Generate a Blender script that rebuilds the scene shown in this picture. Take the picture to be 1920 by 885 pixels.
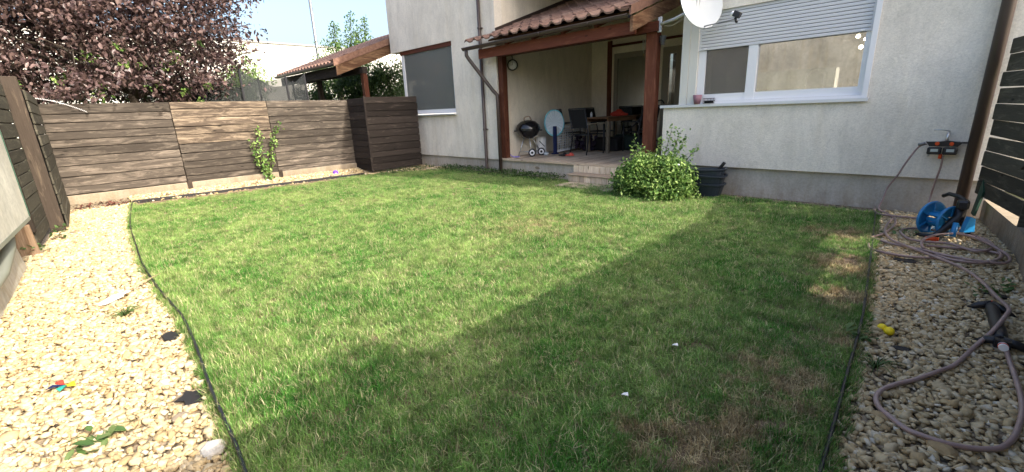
import bpy, bmesh, math, random
import numpy as np
from mathutils import Vector, Matrix, Euler
S = bpy.context.scene
for o in list(bpy.data.objects): bpy.data.objects.remove(o)
R = math.radians
random.seed(7); rng = np.random.default_rng(11)
# ------------------------------------------------------------------ camera
H = 1.55; FPX = 826.12; PITCH, YAW, ROLL = .278004, -.789059, -.0416586
def cam_axes():
    p, y, r = PITCH, YAW, ROLL
    f = Vector((math.sin(y)*math.cos(p), math.cos(y)*math.cos(p), -math.sin(p)))
    rt = Vector((math.cos(y), -math.sin(y), 0)); up = rt.cross(f)
    return (rt*math.cos(r)+up*math.sin(r), -rt*math.sin(r)+up*math.cos(r), f)
CR, CU, CF = cam_axes()
cd = bpy.data.cameras.new('camera'); cam = bpy.data.objects.new('camera', cd); S.collection.objects.link(cam)
cam.matrix_world = Matrix(((CR.x, CU.x, -CF.x, 0), (CR.y, CU.y, -CF.y, 0), (CR.z, CU.z, -CF.z, H), (0, 0, 0, 1)))
cd.sensor_width = 36; cd.lens = FPX/1920*36; cd.clip_end = 600; cd.clip_start = .05; S.camera = cam
def ray(u, v):
    a = (u-960)/FPX; b = (v-442.5)/FPX
    return CR*a-CU*b+CF
def G(u, v, z=0.0):                       # where a sight line meets the level z
    d = ray(u, v); t = (z-H)/d.z; return Vector((d.x*t, d.y*t, z))
def AY(u, v, Y):
    d = ray(u, v); t = Y/d.y; return Vector((d.x*t, Y, H+d.z*t))
# ------------------------------------------------------------------ light
SUN_EL, SUN_AZ = 35.5, 10.3               # degrees; azimuth measured from +X towards +Y
w = bpy.data.worlds.new('World'); S.world = w; w.use_nodes = True
nt = w.node_tree; bg = nt.nodes['Background']
sky = nt.nodes.new('ShaderNodeTexSky'); sky.sky_type = 'NISHITA'; sky.sun_disc = False
sky.sun_elevation = R(SUN_EL); sky.sun_rotation = R(90-SUN_AZ); sky.air_density = 1.0; sky.dust_density = 6.5; sky.ozone_density = 2
nt.links.new(sky.outputs[0], bg.inputs[0]); bg.inputs[1].default_value = .15
ld = bpy.data.lights.new('sun', 'SUN'); ld.energy = 2.2; ld.angle = R(.5); ld.color = (1, .93, .82)
sun = bpy.data.objects.new('sun', ld); S.collection.objects.link(sun)
ca, ce = math.cos(R(SUN_AZ)), math.cos(R(SUN_EL))
sdir = Vector((ca*ce, math.sin(R(SUN_AZ))*ce, math.sin(R(SUN_EL))))
sun.rotation_euler = sdir.to_track_quat('Z', 'Y').to_euler(); sun.location = (6, 2, 8)
S.view_settings.view_transform = 'Standard'; S.view_settings.look = 'None'; S.view_settings.gamma = 1
S.view_settings.exposure = 1.76
S.render.engine = 'CYCLES'; S.cycles.max_bounces = 8; S.cycles.transparent_max_bounces = 16
S.render.resolution_x = 1024; S.render.resolution_y = 472
# ------------------------------------------------------------------ materials
def mat(name, col, rough=.8, metal=0, spec=.3):
    m = bpy.data.materials.new(name); m.use_nodes = True; b = m.node_tree.nodes['Principled BSDF']
    b.inputs['Base Color'].default_value = (*col, 1); b.inputs['Roughness'].default_value = rough
    b.inputs['Metallic'].default_value = metal; b.inputs['Specular IOR Level'].default_value = spec
    return m
class NT:
    def __init__(s, m): s.t = m.node_tree; s.b = s.t.nodes['Principled BSDF']; s.n = s.t.nodes; s.l = s.t.links
    def new(s, typ, **k):
        x = s.n.new('ShaderNode'+typ)
        for a, v in k.items():
            if a.startswith('i_'): x.inputs[a[2:].replace('_', ' ')].default_value = v
            else: setattr(x, a, v)
        return x
    def link(s, a, b): s.l.new(a, b)
    def noise(s, vec, scale, detail=4, rough=.6, dist=0):
        x = s.new('TexNoise', i_Scale=scale, i_Detail=detail, i_Roughness=rough, i_Distortion=dist)
        if vec is not None: s.link(vec, x.inputs['Vector'])
        return x.outputs['Fac']
    def ramp(s, fac, stops):
        x = s.new('ValToRGB'); e = x.color_ramp.elements
        while len(e) < len(stops): e.new(.5)
        for i, (p, c) in enumerate(stops):
            e[i].position = p; e[i].color = (*c, 1) if not isinstance(c, (int, float)) else (c, c, c, 1)
        s.link(fac, x.inputs[0]); return x.outputs[0]
    def mix(s, fac, a, b, mode='MIX'):
        x = s.new('Mix', data_type='RGBA', blend_type=mode)
        for sock, v in ((x.inputs[0], fac), (x.inputs[6], a), (x.inputs[7], b)):
            if isinstance(v, (int, float)): sock.default_value = v
            elif isinstance(v, tuple): sock.default_value = (*v, 1)
            else: s.link(v, sock)
        return x.outputs[2]
    def mapping(s, vec, scale=(1, 1, 1), loc=None):
        x = s.new('Mapping'); s.link(vec, x.inputs[0]); x.inputs['Scale'].default_value = scale
        if loc is not None: s.link(loc, x.inputs['Location'])
        return x.outputs[0]
    def bump(s, h, strength=.4, dist=.01):
        x = s.new('Bump'); x.inputs['Strength'].default_value = strength; x.inputs['Distance'].default_value = dist
        s.link(h, x.inputs['Height']); s.link(x.outputs[0], s.b.inputs['Normal'])
def obco(n): return n.new('TexCoord').outputs['Object']
def geoco(n): return n.new('NewGeometry').outputs['Position']
M = {}
def wood(name, dark, mid, light, wear=.5, rough=.85, axis='X'):
    ax_ = lambda a, b, c: {'X': (a, b, c), 'Y': (b, a, c), 'Z': (b, c, a)}[axis]
    m = mat(name, mid, rough, 0, .15); n = NT(m)
    oi = n.new('ObjectInfo'); mul = n.new('VectorMath', operation='SCALE'); mul.inputs[0].default_value = (13, 7, 5)
    n.link(oi.outputs['Random'], mul.inputs['Scale'])
    v = n.mapping(obco(n), (1, 1, 1), mul.outputs[0])
    g = n.noise(n.mapping(v, ax_(.7, 11, 18)), 2.6, 7, .68, 1.3)
    fine = n.noise(n.mapping(v, ax_(2.5, 60, 60)), 4, 3, .7)
    blot = n.noise(n.mapping(v, ax_(.8, 4.5, 4.5)), 2.4, 7, .72, .9)
    knots = n.new('TexVoronoi', i_Scale=1.0); n.link(n.mapping(v, ax_(2.2, 7, 7)), knots.inputs['Vector'])
    kf = n.ramp(knots.outputs['Distance'], [(.04, 1), (.13, 0)])
    c = n.mix(g, dark, mid)
    wf = n.ramp(blot, [(wear-.07, 0), (wear+.16, 1)])
    wg = n.mix(1.0, wf, n.ramp(g, [(.35, .25), (.62, 1)]), 'MULTIPLY')
    c = n.mix(wg, c, light)
    c = n.mix(.35, c, n.ramp(fine, [(.3, .45), (.65, 1.25)]), 'MULTIPLY')
    c = n.mix(kf, c, tuple(x*.45 for x in dark))
    rv = n.ramp(oi.outputs['Random'], [(0, .68), (.5, 1.0), (1, 1.3)])
    c = n.mix(1.0, c, rv, 'MULTIPLY'); n.link(c, n.b.inputs['Base Color'])
    n.bump(n.mix(.5, g, fine), .55, .004); return m
M['fence'] = wood('weathered_fence_wood', (.030, .025, .020), (.088, .073, .059), (.24, .20, .16), .55)
M['fence_worn'] = wood('worn_fence_wood', (.032, .025, .019), (.105, .08, .06), (.38, .30, .215), .52)
M['fence_dark'] = wood('dark_stained_wood', (.020, .016, .014), (.046, .037, .032), (.15, .12, .10), .62)
M['fence_green'] = wood('mossy_fence_wood', (.032, .029, .022), (.080, .074, .055), (.18, .165, .12), .58)
M['fence_z'] = wood('weathered_post_wood', (.022, .017, .013), (.055, .042, .032), (.17, .13, .09), .62, axis='Z')
M['dark_z'] = wood('dark_post_wood', (.022, .017, .013), (.055, .042, .032), (.15, .12, .09), .62, axis='Z')
M['plank'] = wood('pale_plank_wood', (.20, .13, .08), (.38, .27, .18), (.50, .39, .28), .5)
M['redwood'] = wood('reddish_stained_timber', (.07, .022, .012), (.15, .045, .024), (.25, .10, .055), .62, .55)
M['redwood_z'] = wood('reddish_stained_post', (.07, .024, .014), (.15, .05, .028), (.25, .11, .065), .57, .6, 'Z')
M['verge_wood'] = wood('varnished_verge_timber', (.06, .028, .015), (.15, .075, .042), (.34, .21, .12), .5, .6, 'Y')
M['offcut'] = wood('offcut_timber', (.14, .085, .05), (.25, .165, .10), (.34, .25, .17), .5, .85, 'Z')
M['rafter'] = wood('brown_varnished_timber', (.05, .024, .014), (.12, .055, .032), (.42, .26, .15), .55, .6)
M['table'] = wood('table_wood', (.16, .08, .04), (.30, .16, .085), (.40, .25, .15), .55, .5)
M['tableleg'] = wood('pale_table_leg_wood', (.22, .18, .13), (.34, .28, .21), (.42, .36, .28), .5)
def stucco(name, col, grime=.25, bumps=.5, scale=55, warm=(.80, .72, .55)):
    m = mat(name, col, .95, 0, .1); n = NT(m); p = geoco(n)
    a = n.noise(p, scale, 6, .75); b = n.noise(p, 1.1, 5, .65, .4); st = n.noise(n.mapping(p, (5, 5, .5)), 1.0, 4, .6)
    c = n.mix(n.ramp(b, [(.3, 0), (.7, 1)]), tuple(x*(1-grime*.55) for x in col), col)
    c = n.mix(n.ramp(st, [(.5, 0), (.8, grime)]), c, tuple(x*y*.8 for x, y in zip(col, warm)))
    sep = n.new('SeparateXYZ'); n.link(p, sep.inputs[0]); dz = n.new('MapRange'); n.link(sep.outputs['Z'], dz.inputs[0]); dz.inputs[1].default_value = .45; dz.inputs[2].default_value = -.05
    dn_ = n.new('Math', operation='MULTIPLY'); n.link(dz.outputs[0], dn_.inputs[0]); n.link(n.ramp(n.noise(n.mapping(p, (4, 4, 1.5)), 1.6, 6, .7), [(.35, .1), (.7, 1)]), dn_.inputs[1])
    c = n.mix(dn_.outputs[0], c, tuple(x*y for x, y in zip(col, (.55, .47, .36))))
    cr = n.new('TexVoronoi', i_Scale=.55, feature='DISTANCE_TO_EDGE'); wv = n.new('VectorMath', operation='ADD'); nz_ = n.new('TexNoise', i_Scale=3.0, i_Detail=5); n.link(p, nz_.inputs['Vector']); n.link(p, wv.inputs[0]); n.link(nz_.outputs['Color'], wv.inputs[1]); n.link(wv.outputs[0], cr.inputs['Vector'])
    c = n.mix(n.ramp(cr.outputs['Distance'], [(0, .22), (.006, 0)]), c, tuple(x*.5 for x in col))
    c = n.mix(.5, c, n.ramp(a, [(.3, .66), (.6, 1.1)]), 'MULTIPLY')
    ps = n.ramp(n.noise(n.mapping(p, (1, 1, .35)), 2.6, 7, .75, .5), [(.35, .86), (.65, 1.06)]); c = n.mix(1, c, ps, 'MULTIPLY')
    n.link(c, n.b.inputs['Base Color']); n.bump(n.mix(.4, a, n.noise(p, scale*.35, 3, .6)), bumps*1.3, .016); return m
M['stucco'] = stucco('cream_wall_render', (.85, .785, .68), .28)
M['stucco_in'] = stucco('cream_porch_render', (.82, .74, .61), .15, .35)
M['plinth'] = stucco('grey_plinth_render', (.60, .55, .48), .5, .35, 30)
M['concrete'] = stucco('pale_concrete', (.34, .29, .22), .6, .6, 26)
M['kitchen'] = stucco('reflection_mottled_plaster', (.58, .53, .45), .9, .2, 14)  # mottling imitates the reflection of the wall opposite, painted into the plaster
M['opposite'] = stucco('opposite_wall_render', (.72, .66, .56), .8, .6, 9)
M['white_far'] = stucco('far_white_render', (.58, .57, .53), .1, .1)
M['panel'] = stucco('pale_faded_panel', (.60, .58, .50), .55, .35, 14, (.75, .72, .62))
M['pvc'] = mat('white_plastic_frame', (.74, .74, .75), .38, 0, .45)
M['pvc_dirty'] = mat('aged_white_trim', (.62, .61, .56), .5)
M['slat'] = mat('grey_white_shutter', (.60, .60, .615), .42, 0, .4)
M['frame_grey'] = mat('taupe_door_frame', (.25, .225, .185), .5)
M['sillm'] = mat('sill_metal', (.62, .64, .67), .35, .35)
M['pipe'] = mat('dark_brown_pipe', (.055, .038, .032), .42, 0, .5)
M['black'] = mat('black_plastic', (.012, .012, .014), .42, 0, .45)
M['blackm'] = mat('matt_black', (.014, .014, .016), .75)
M['enamel'] = mat('black_enamel', (.010, .010, .011), .16, 0, .6)
M['steel'] = mat('brushed_steel', (.55, .55, .54), .35, .85)
M['alu'] = mat('grey_aluminium', (.20, .205, .21), .4, .5)
M['chair_tube'] = mat('charcoal_tube', (.045, .046, .05), .4, .4)
M['blue'] = mat('blue_plastic', (.018, .19, .42), .34, 0, .5)
M['navy'] = mat('navy_plastic', (.012, .02, .075), .5)
M['cyan'] = mat('pale_blue_mesh', (.18, .48, .56), .8)
M['ivory'] = mat('pale_fabric', (.50, .55, .58), .9)
M['white'] = mat('white_plastic', (.72, .72, .72), .45)
M['offwhite'] = mat('dish_paint', (.50, .53, .54), .45)
M['orange'] = mat('orange_plastic', (.62, .075, .015), .4)
M['red'] = mat('red_cloth', (.45, .045, .025), .85)
M['coral'] = mat('coral_rubber', (.62, .10, .07), .6)
M['pink'] = mat('mauve_plastic', (.25, .13, .16), .5)
M['purple'] = mat('purple_rubber', (.13, .05, .42), .45)
M['lilac'] = mat('lilac_plastic', (.32, .26, .62), .45)
M['yellow'] = mat('yellow_plastic', (.80, .60, .02), .38)
M['green_p'] = mat('dark_green_board', (.02, .055, .035), .55)
M['tub'] = mat('blue_black_crate', (.022, .03, .042), .45, 0, .4)
M['darkgreen'] = mat('dark_green_bag', (.016, .028, .026), .7)
M['cream'] = mat('cream_plastic', (.62, .56, .44), .6)
M['grey_skirt'] = mat('grey_green_trim', (.20, .21, .17), .6)
M['teal'] = mat('pinwheel_teal', (.02, .28, .22), .4)
M['straw'] = mat('straw_stem', (.40, .30, .17), .9)
M['brownleaf'] = mat('dry_dark_leaf', (.10, .035, .025), .8)
M['paper'] = mat('white_paper', (.75, .75, .74), .8)
M['membrane'] = mat('black_membrane', (.02, .019, .019), .7)
M['bark'] = wood('tree_bark', (.03, .024, .018), (.08, .065, .05), (.14, .12, .10), .55)
def em(name, col, s):
    m = mat(name, col); b = m.node_tree.nodes['Principled BSDF']; b.inputs['Emission Color'].default_value = (*col, 1); b.inputs['Emission Strength'].default_value = s; return m
M['bulb'] = em('lit_bulb', (1, .86, .62), 14)
M['lcd'] = mat('grey_display', (.42, .46, .43), .25)
def glass(name, refl=.12, tint=(.75, .8, .8), rough=.01):
    m = bpy.data.materials.new(name); m.use_nodes = True; t = m.node_tree
    for x in list(t.nodes): t.nodes.remove(x)
    o = t.nodes.new('ShaderNodeOutputMaterial'); mx = t.nodes.new('ShaderNodeMixShader'); gl = t.nodes.new('ShaderNodeBsdfGlossy'); tr = t.nodes.new('ShaderNodeBsdfTransparent')
    gl.inputs['Roughness'].default_value = rough; tr.inputs[0].default_value = (*tint, 1)
    fr = t.nodes.new('ShaderNodeFresnel'); fr.inputs[0].default_value = 1.5
    ad = t.nodes.new('ShaderNodeMath'); ad.operation = 'ADD'; ad.inputs[1].default_value = refl; ad.use_clamp = True
    t.links.new(fr.outputs[0], ad.inputs[0]); t.links.new(ad.outputs[0], mx.inputs[0])
    t.links.new(tr.outputs[0], mx.inputs[1]); t.links.new(gl.outputs[0], mx.inputs[2]); t.links.new(mx.outputs[0], o.inputs[0]); return m
M['glass'] = glass('window_glass', .42)
M['glass_dark'] = glass('dark_window_glass', .03, (.7, .73, .73))
def netmat(name, col, dens):
    m = bpy.data.materials.new(name); m.use_nodes = True; t = m.node_tree; b = t.nodes['Principled BSDF']
    b.inputs['Base Color'].default_value = (*col, 1); b.inputs['Roughness'].default_value = .9; b.inputs['Alpha'].default_value = dens; return m
M['net'] = netmat('black_safety_net', (.02, .024, .025), .74)
M['screen'] = netmat('insect_screen_haze', (.10, .10, .10), .35)
def leafmat(name, cols, trans=.35, scale=1.3, rough=.55):
    m = bpy.data.materials.new(name); m.use_nodes = True; n = NT(m); t = m.node_tree
    att = n.new('Attribute', attribute_name='rnd')
    nz = n.noise(geoco(n), scale, 3, .6)
    k = n.new('Math', operation='MULTIPLY_ADD'); n.link(att.outputs['Fac'], k.inputs[0]); k.inputs[1].default_value = .6
    k2 = n.new('Math', operation='MULTIPLY'); n.link(nz, k2.inputs[0]); k2.inputs[1].default_value = .55; n.link(k2.outputs[0], k.inputs[2])
    c = n.ramp(k.outputs[0], [(i/(len(cols)-1)*.75+.12, q) for i, q in enumerate(cols)])
    n.link(c, n.b.inputs['Base Color']); n.b.inputs['Roughness'].default_value = rough; n.b.inputs['Specular IOR Level'].default_value = .35
    tr = n.new('BsdfTranslucent'); n.link(c, tr.inputs[0]); mx = n.new('MixShader'); mx.inputs[0].default_value = trans
    out = t.nodes['Material Output']; n.link(n.b.outputs[0], mx.inputs[1]); n.link(tr.outputs[0], mx.inputs[2]); n.link(mx.outputs[0], out.inputs[0]); return m
M['purple_leaf'] = leafmat('purple_foliage', [(.022, .012, .014), (.046, .028, .028), (.095, .060, .056), (.18, .122, .108)], .15, .9, .4)
M['green_leaf'] = leafmat('mid_green_foliage', [(.03, .06, .015), (.07, .13, .03), (.13, .22, .05)], .35)
M['pale_leaf'] = leafmat('pale_green_foliage', [(.07, .12, .03), (.15, .24, .06), (.27, .38, .12)], .4)
M['bush_leaf'] = leafmat('bush_foliage', [(.025, .065, .014), (.08, .17, .035), (.20, .33, .08), (.36, .48, .15)], .35, 3)
M['dark_leaf'] = leafmat('dark_green_foliage', [(.02, .04, .012), (.05, .09, .025), (.09, .15, .04)], .3)
M['weed'] = leafmat('weed_leaf', [(.03, .07, .02), (.08, .15, .04), (.16, .22, .08)], .3)
# ------------------------------------------------------------------ mesh helpers
COL = S.collection
def setp(o, label=None, cat=None, group=None, kind=None):
    if label: o['label'] = label
    if cat: o['category'] = cat
    if group: o['group'] = group
    if kind: o['kind'] = kind
    return o
def E(name, label, cat, loc=(0, 0, 0), rz=0, group=None):
    o = bpy.data.objects.new(name, None); COL.objects.link(o); o.location = loc; o.rotation_euler = (0, 0, rz); o.empty_display_size = .1
    return setp(o, label, cat, group)
class MB:
    def __init__(s): s.bm = bmesh.new()
    def box(s, a, b, bev=0, mtx=None, jit=0):
        c = [(a[i]+b[i])/2 for i in range(3)]; d = [abs(b[i]-a[i]) for i in range(3)]
        r = bmesh.ops.create_cube(s.bm, size=1, matrix=Matrix.Translation(c) @ Matrix.Diagonal((*d, 1)))
        vs = r['verts']
        if jit:
            for v in vs: v.co += Vector([random.uniform(-jit, jit) for _ in range(3)])
        if bev:
            es = list({e for v in vs for e in v.link_edges}); q = bmesh.ops.bevel(s.bm, geom=es, offset=bev, segments=1, affect='EDGES', profile=.5); vs = list({v for f in q['faces'] for v in f.verts} | {v for v in vs if v.is_valid})
        if mtx is not None: bmesh.ops.transform(s.bm, matrix=mtx, verts=[v for v in vs if v.is_valid])
        return s
    def tube(s, pts, r, n=8, cap=True):
        pts = [Vector(p) for p in pts]; rings = []; up = None
        for i, p in enumerate(pts):
            t = (pts[min(i+1, len(pts)-1)]-pts[max(i-1, 0)]).normalized()
            if up is None: up = Vector((0, 0, 1)) if abs(t.z) < .9 else Vector((1, 0, 0))
            x = up-t*up.dot(t); x.normalize(); up = x; y = t.cross(x); rr = r[i] if isinstance(r, (list, tuple)) else r
            rings.append([s.bm.verts.new(p+(x*math.cos(a)+y*math.sin(a))*rr) for a in [2*math.pi*k/n for k in range(n)]])
        for A, B in zip(rings, rings[1:]):
            for k in range(n): f = s.bm.faces.new((A[k], A[(k+1) % n], B[(k+1) % n], B[k])); f.smooth = True
        if cap:
            for q in (rings[0][::-1], rings[-1]): s.bm.faces.new(q)
        return s
    def bar(s, a, b, wx, wy, up=(0, 0, 1)):
        a = Vector(a); b = Vector(b); t = (b-a).normalized(); up = Vector(up)
        if abs(t.dot(up)) > .98: up = Vector((1, 0, 0))
        x = up.cross(t).normalized(); y = t.cross(x)
        q = [[s.bm.verts.new(p+x*wx/2*i+y*wy/2*j) for i, j in ((-1, -1), (1, -1), (1, 1), (-1, 1))] for p in (a, b)]
        for k in range(4): s.bm.faces.new((q[0][k], q[0][(k+1) % 4], q[1][(k+1) % 4], q[1][k]))
        s.bm.faces.new(q[0][::-1]); s.bm.faces.new(q[1]); return s
    def lathe(s, prof, n=24, mtx=None, smooth=True):
        rings = []
        for r, z in prof: rings.append([s.bm.verts.new((r*math.cos(2*math.pi*k/n), r*math.sin(2*math.pi*k/n), z)) for k in range(n)] if r > 1e-5 else [s.bm.verts.new((0, 0, z))])
        for A, B in zip(rings, rings[1:]):
            for k in range(n):
                a, b = A[k % len(A)], A[(k+1) % len(A)]; c, d = B[(k+1) % len(B)], B[k % len(B)]
                vs = []
                for v in (a, b, c, d):
                    if v not in vs: vs.append(v)
                if len(vs) > 2: f = s.bm.faces.new(vs); f.smooth = smooth
        if mtx is not None:
            bmesh.ops.transform(s.bm, matrix=mtx, verts=[v for r in rings for v in r])
        return s
    def prism(s, pts, d):                 # polygon pts (3-D) extruded by vector d
        d = Vector(d); A = [s.bm.verts.new(Vector(p)) for p in pts]; B = [s.bm.verts.new(Vector(p)+d) for p in pts]; n = len(pts)
        s.bm.faces.new(A[::-1]); s.bm.faces.new(B)
        for k in range(n): s.bm.faces.new((A[k], A[(k+1) % n], B[(k+1) % n], B[k]))
        return s
    def ico(s, c, r, sub=1, sc=(1, 1, 1), jit=0):
        q = bmesh.ops.create_icosphere(s.bm, subdivisions=sub, radius=r)
        for v in q['verts']:
            v.co = Vector((v.co.x*sc[0], v.co.y*sc[1], v.co.z*sc[2]))*(1+random.uniform(-jit, jit))+Vector(c)
        return s
    def build(s, name, m, parent=None, smooth=False, recenter=False):
        me = bpy.data.meshes.new(name); bmesh.ops.recalc_face_normals(s.bm, faces=s.bm.faces); s.bm.to_mesh(me); s.bm.free()
        return link(name, me, m, parent, smooth, recenter)
def link(name, me, m, parent=None, smooth=False, recenter=False):
    if smooth: me.polygons.foreach_set('use_smooth', [True]*len(me.polygons))
    me.materials.append(m if not isinstance(m, str) else M[m])
    o = bpy.data.objects.new(name, me); COL.objects.link(o)
    if parent: o.parent = parent
    if recenter:
        n = len(me.vertices); a = np.empty(n*3); me.vertices.foreach_get('co', a); a = a.reshape(-1, 3)
        c = (a.min(0)+a.max(0))/2; me.vertices.foreach_set('co', (a-c).ravel()); o.location = c
    return o
def B(name, a, b, m, parent=None, bev=0, jit=0): return MB().box(a, b, bev, None, jit).build(name, m, parent)
def npmesh(name, V, F, m, parent=None, rnd=None, smooth=False):
    me = bpy.data.meshes.new(name); V = np.asarray(V, 'f'); F = np.asarray(F, 'i'); k = F.shape[1]
    me.vertices.add(len(V)); me.vertices.foreach_set('co', V.ravel()); me.loops.add(F.size); me.loops.foreach_set('vertex_index', F.ravel())
    me.polygons.add(len(F)); me.polygons.foreach_set('loop_start', np.arange(len(F), dtype='i')*k); me.update(calc_edges=True)
    if rnd is not None:
        at = me.attributes.new('rnd', 'FLOAT', 'POINT'); at.data.foreach_set('value', np.asarray(rnd, 'f'))
    return link(name, me, m, parent, smooth)
def rotm(n, tilt=1.0):
    """n random rotation matrices; tilt<1 keeps leaves flatter"""
    a = rng.uniform(0, 2*np.pi, n); b = rng.normal(0, tilt, n); c = rng.normal(0, tilt, n)
    ca_, sa = np.cos(a), np.sin(a); cb, sb = np.cos(b), np.sin(b); cc, sc = np.cos(c), np.sin(c); Z = np.zeros(n); O = np.ones(n)
    Rz = np.stack([ca_, -sa, Z, sa, ca_, Z, Z, Z, O], 1).reshape(n, 3, 3); Rx = np.stack([O, Z, Z, Z, cb, -sb, Z, sb, cb], 1).reshape(n, 3, 3); Ry = np.stack([cc, Z, sc, Z, O, Z, -sc, Z, cc], 1).reshape(n, 3, 3)
    return Rz @ Rx @ Ry
LEAF = np.array([(0, 0, 0), (.28, .35, .07), (.22, .72, .06), (0, 1, -.05), (-.22, .72, .06), (-.28, .35, .07), (0, .5, -.02)])
LEAFF = np.array([(0, 1, 6), (1, 2, 6), (2, 3, 6), (3, 4, 6), (4, 5, 6), (5, 0, 6)])
DIA = np.array([(0, 0, 0), (.27, .45, .08), (0, 1, 0), (-.27, .45, .08)]); DIAF = np.array([(0, 1, 2), (0, 2, 3)])
def leaves(name, P, size, m, parent=None, tilt=1.0, full=False, sv=.3, droop=0.0):
    P = np.asarray(P); n = len(P); L, F = (LEAF, LEAFF) if full else (DIA, DIAF)
    s = size*(1+rng.uniform(-sv, sv, n)); Rm = rotm(n, tilt)
    V = np.einsum('nij,kj->nki', Rm, L)*s[:, None, None]; V[:, :, 2] -= droop*s[:, None]*L[None, :, 1]
    V += P[:, None, :]
    FF = F[None]+np.arange(n)[:, None, None]*len(L)
    return npmesh(name, V.reshape(-1, 3), FF.reshape(-1, 3), m, parent, np.repeat(rng.random(n), len(L)))
def crown_pts(c, rad, nclump, per, clump_r, shell=.55, low=-1):
    P = []
    c = np.array(c); rad = np.array(rad)
    for _ in range(nclump):
        while True:
            d = rng.normal(size=3); d /= np.linalg.norm(d)
            if d[2] > low: break
        q = c+d*rad*rng.uniform(shell, 1.0)
        r = clump_r*rng.uniform(.6, 1.3); e = rng.normal(size=(per, 3)); e /= np.linalg.norm(e, axis=1)[:, None]
        P.append(q+e*(r*rng.random((per, 1))**.45)*np.array([1, 1, .75]))
    return np.concatenate(P)
def tree(label, base, h, c, rad, nclump, per, cr, leaf, m, trunk_r=.1, group=None, name='tree', shell=.4, tilt=1.0, limbs=7):
    o = E(name, label, 'tree', base, 0, group); base = Vector(base); c = Vector(c)-base
    mb = MB(); top = Vector((c.x*.7, c.y*.7, h*.55)); mb.tube([(0, 0, -.1), (top.x*.3, top.y*.3, h*.25), top, c], [trunk_r, trunk_r*.85, trunk_r*.6, trunk_r*.25], 8)
    for k in range(limbs):
        d = Vector(rng.normal(size=3)); d.normalize(); d.z = abs(d.z)*.8; st = top*random.uniform(.6, 1)
        e = c+Vector((d.x*rad[0], d.y*rad[1], d.z*rad[2]))*.8; mid = (st+e)/2+Vector(rng.normal(size=3))*.12*rad[0]
        mb.tube([st, mid, e], [trunk_r*.45, trunk_r*.25, trunk_r*.06], 5)
    mb.build('trunk', 'bark', o)
    f = leaves('crown', crown_pts(c, rad, nclump, per, cr, shell), leaf, M[m], o, tilt); f['kind'] = 'stuff'
    return o
def clone(root, loc, rz=None, label=None):
    r = root.copy(); COL.objects.link(r); r.location = loc
    if rz is not None: r.rotation_euler = (0, 0, rz)
    if label: r['label'] = label
    for ch in list(root.children):
        c = ch.copy(); COL.objects.link(c); c.parent = r
        for g in list(ch.children):
            d = g.copy(); COL.objects.link(d); d.parent = c
    return r
# ------------------------------------------------------------------ ground
def sheet(name, poly, z, m, kind='structure'):
    bm = bmesh.new(); bm.faces.new([bm.verts.new((x, y, z)) for x, y in poly]); me = bpy.data.meshes.new(name); bm.to_mesh(me); bm.free()
    o = link(name, me, m); o['kind'] = kind; return o
def groundmat():
    m = mat('far_ground', (.10, .12, .05), 1); n = NT(m); c = n.ramp(n.noise(geoco(n), .4, 5), [(.3, (.06, .09, .03)), (.7, (.15, .14, .08))]); n.link(c, n.b.inputs[0]); return m
sheet('ground', [(-300, -300), (300, -300), (300, 300), (-300, 300)], -.03, groundmat())
def soilmat():
    m = mat('dry_soil', (.2, .14, .09), 1); n = NT(m); p = geoco(n)
    c = n.ramp(n.noise(p, 9, 7, .7), [(.25, (.09, .062, .038)), (.5, (.21, .145, .09)), (.75, (.36, .26, .17))]); n.link(c, n.b.inputs[0]); n.bump(n.noise(p, 60, 5, .7), .9, .02); return m
M['soil'] = soilmat()
def bedmat():
    m = mat('gravel_bed', (.3, .24, .16), 1); n = NT(m); p = geoco(n)
    v = n.new('TexVoronoi', i_Scale=34); n.link(p, v.inputs['Vector'])
    c = n.ramp(v.outputs['Distance'], [(.0, (.34, .27, .18)), (.5, (.22, .17, .11)), (.75, (.05, .04, .03))]); n.link(c, n.b.inputs[0]); n.bump(v.outputs['Distance'], 1, .01); return m
M['bed'] = bedmat()
M_ = MB().prism([(-11.75, -.3, -.02), (-12.0, -.3, .03), (-12.33, -.3, .085), (-12.4, -.3, -.02)], (0, 6.2, 0)).build('gravel_bank', 'bed'); M_['kind'] = 'structure'
# lawn outline (anticlockwise), from the left edging round the house to the right edging
LE = [(-11.85, .82), (-10.4, .66), (-9.0, .52), (-7.6, .44), (-6.4, .38), (-5.3, .37), (-4.3, .40), (-3.6, .37), (-2.83, .31), (-2.08, .27), (-1.3, .16), (-.8, -.1), (-.5, -.8)]
RE = [(-.10, -.8), (-.13, .6), (-.18, 2.0), (-.22, 2.8), (-.27, 3.75), (-.38, 5.0), (-.50, 6.3), (-.62, 7.55)]
TOPE = [(-10.5, 7.45), (-11.0, 6.6), (-11.35, 5.7), (-11.50, 4.6), (-11.68, 3.0), (-11.80, 1.6)]
LAWN = LE+RE+[(-.62, 7.62), (-2.0, 7.72), (-4, 7.72), (-8, 7.74), (-10.3, 7.74)]+TOPE
sheet('gravel_bed_ground', [(-12.45, -.9), (1.2, -.9), (1.2, 8.3), (-12.45, 8.3)], -.006, 'bed')
sheet('lawn_soil', LAWN, .004, 'soil')
LP = np.array(LAWN)
def inside(P, poly=LP):
    x, y = P[:, 0], P[:, 1]; r = np.zeros(len(P), bool); j = len(poly)-1
    for i in range(len(poly)):
        xi, yi = poly[i]; xj, yj = poly[j]; c = ((yi > y) != (yj > y)) & (x < (xj-xi)*(y-yi)/(yj-yi+1e-12)+xi); r ^= c; j = i
    return r
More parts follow.
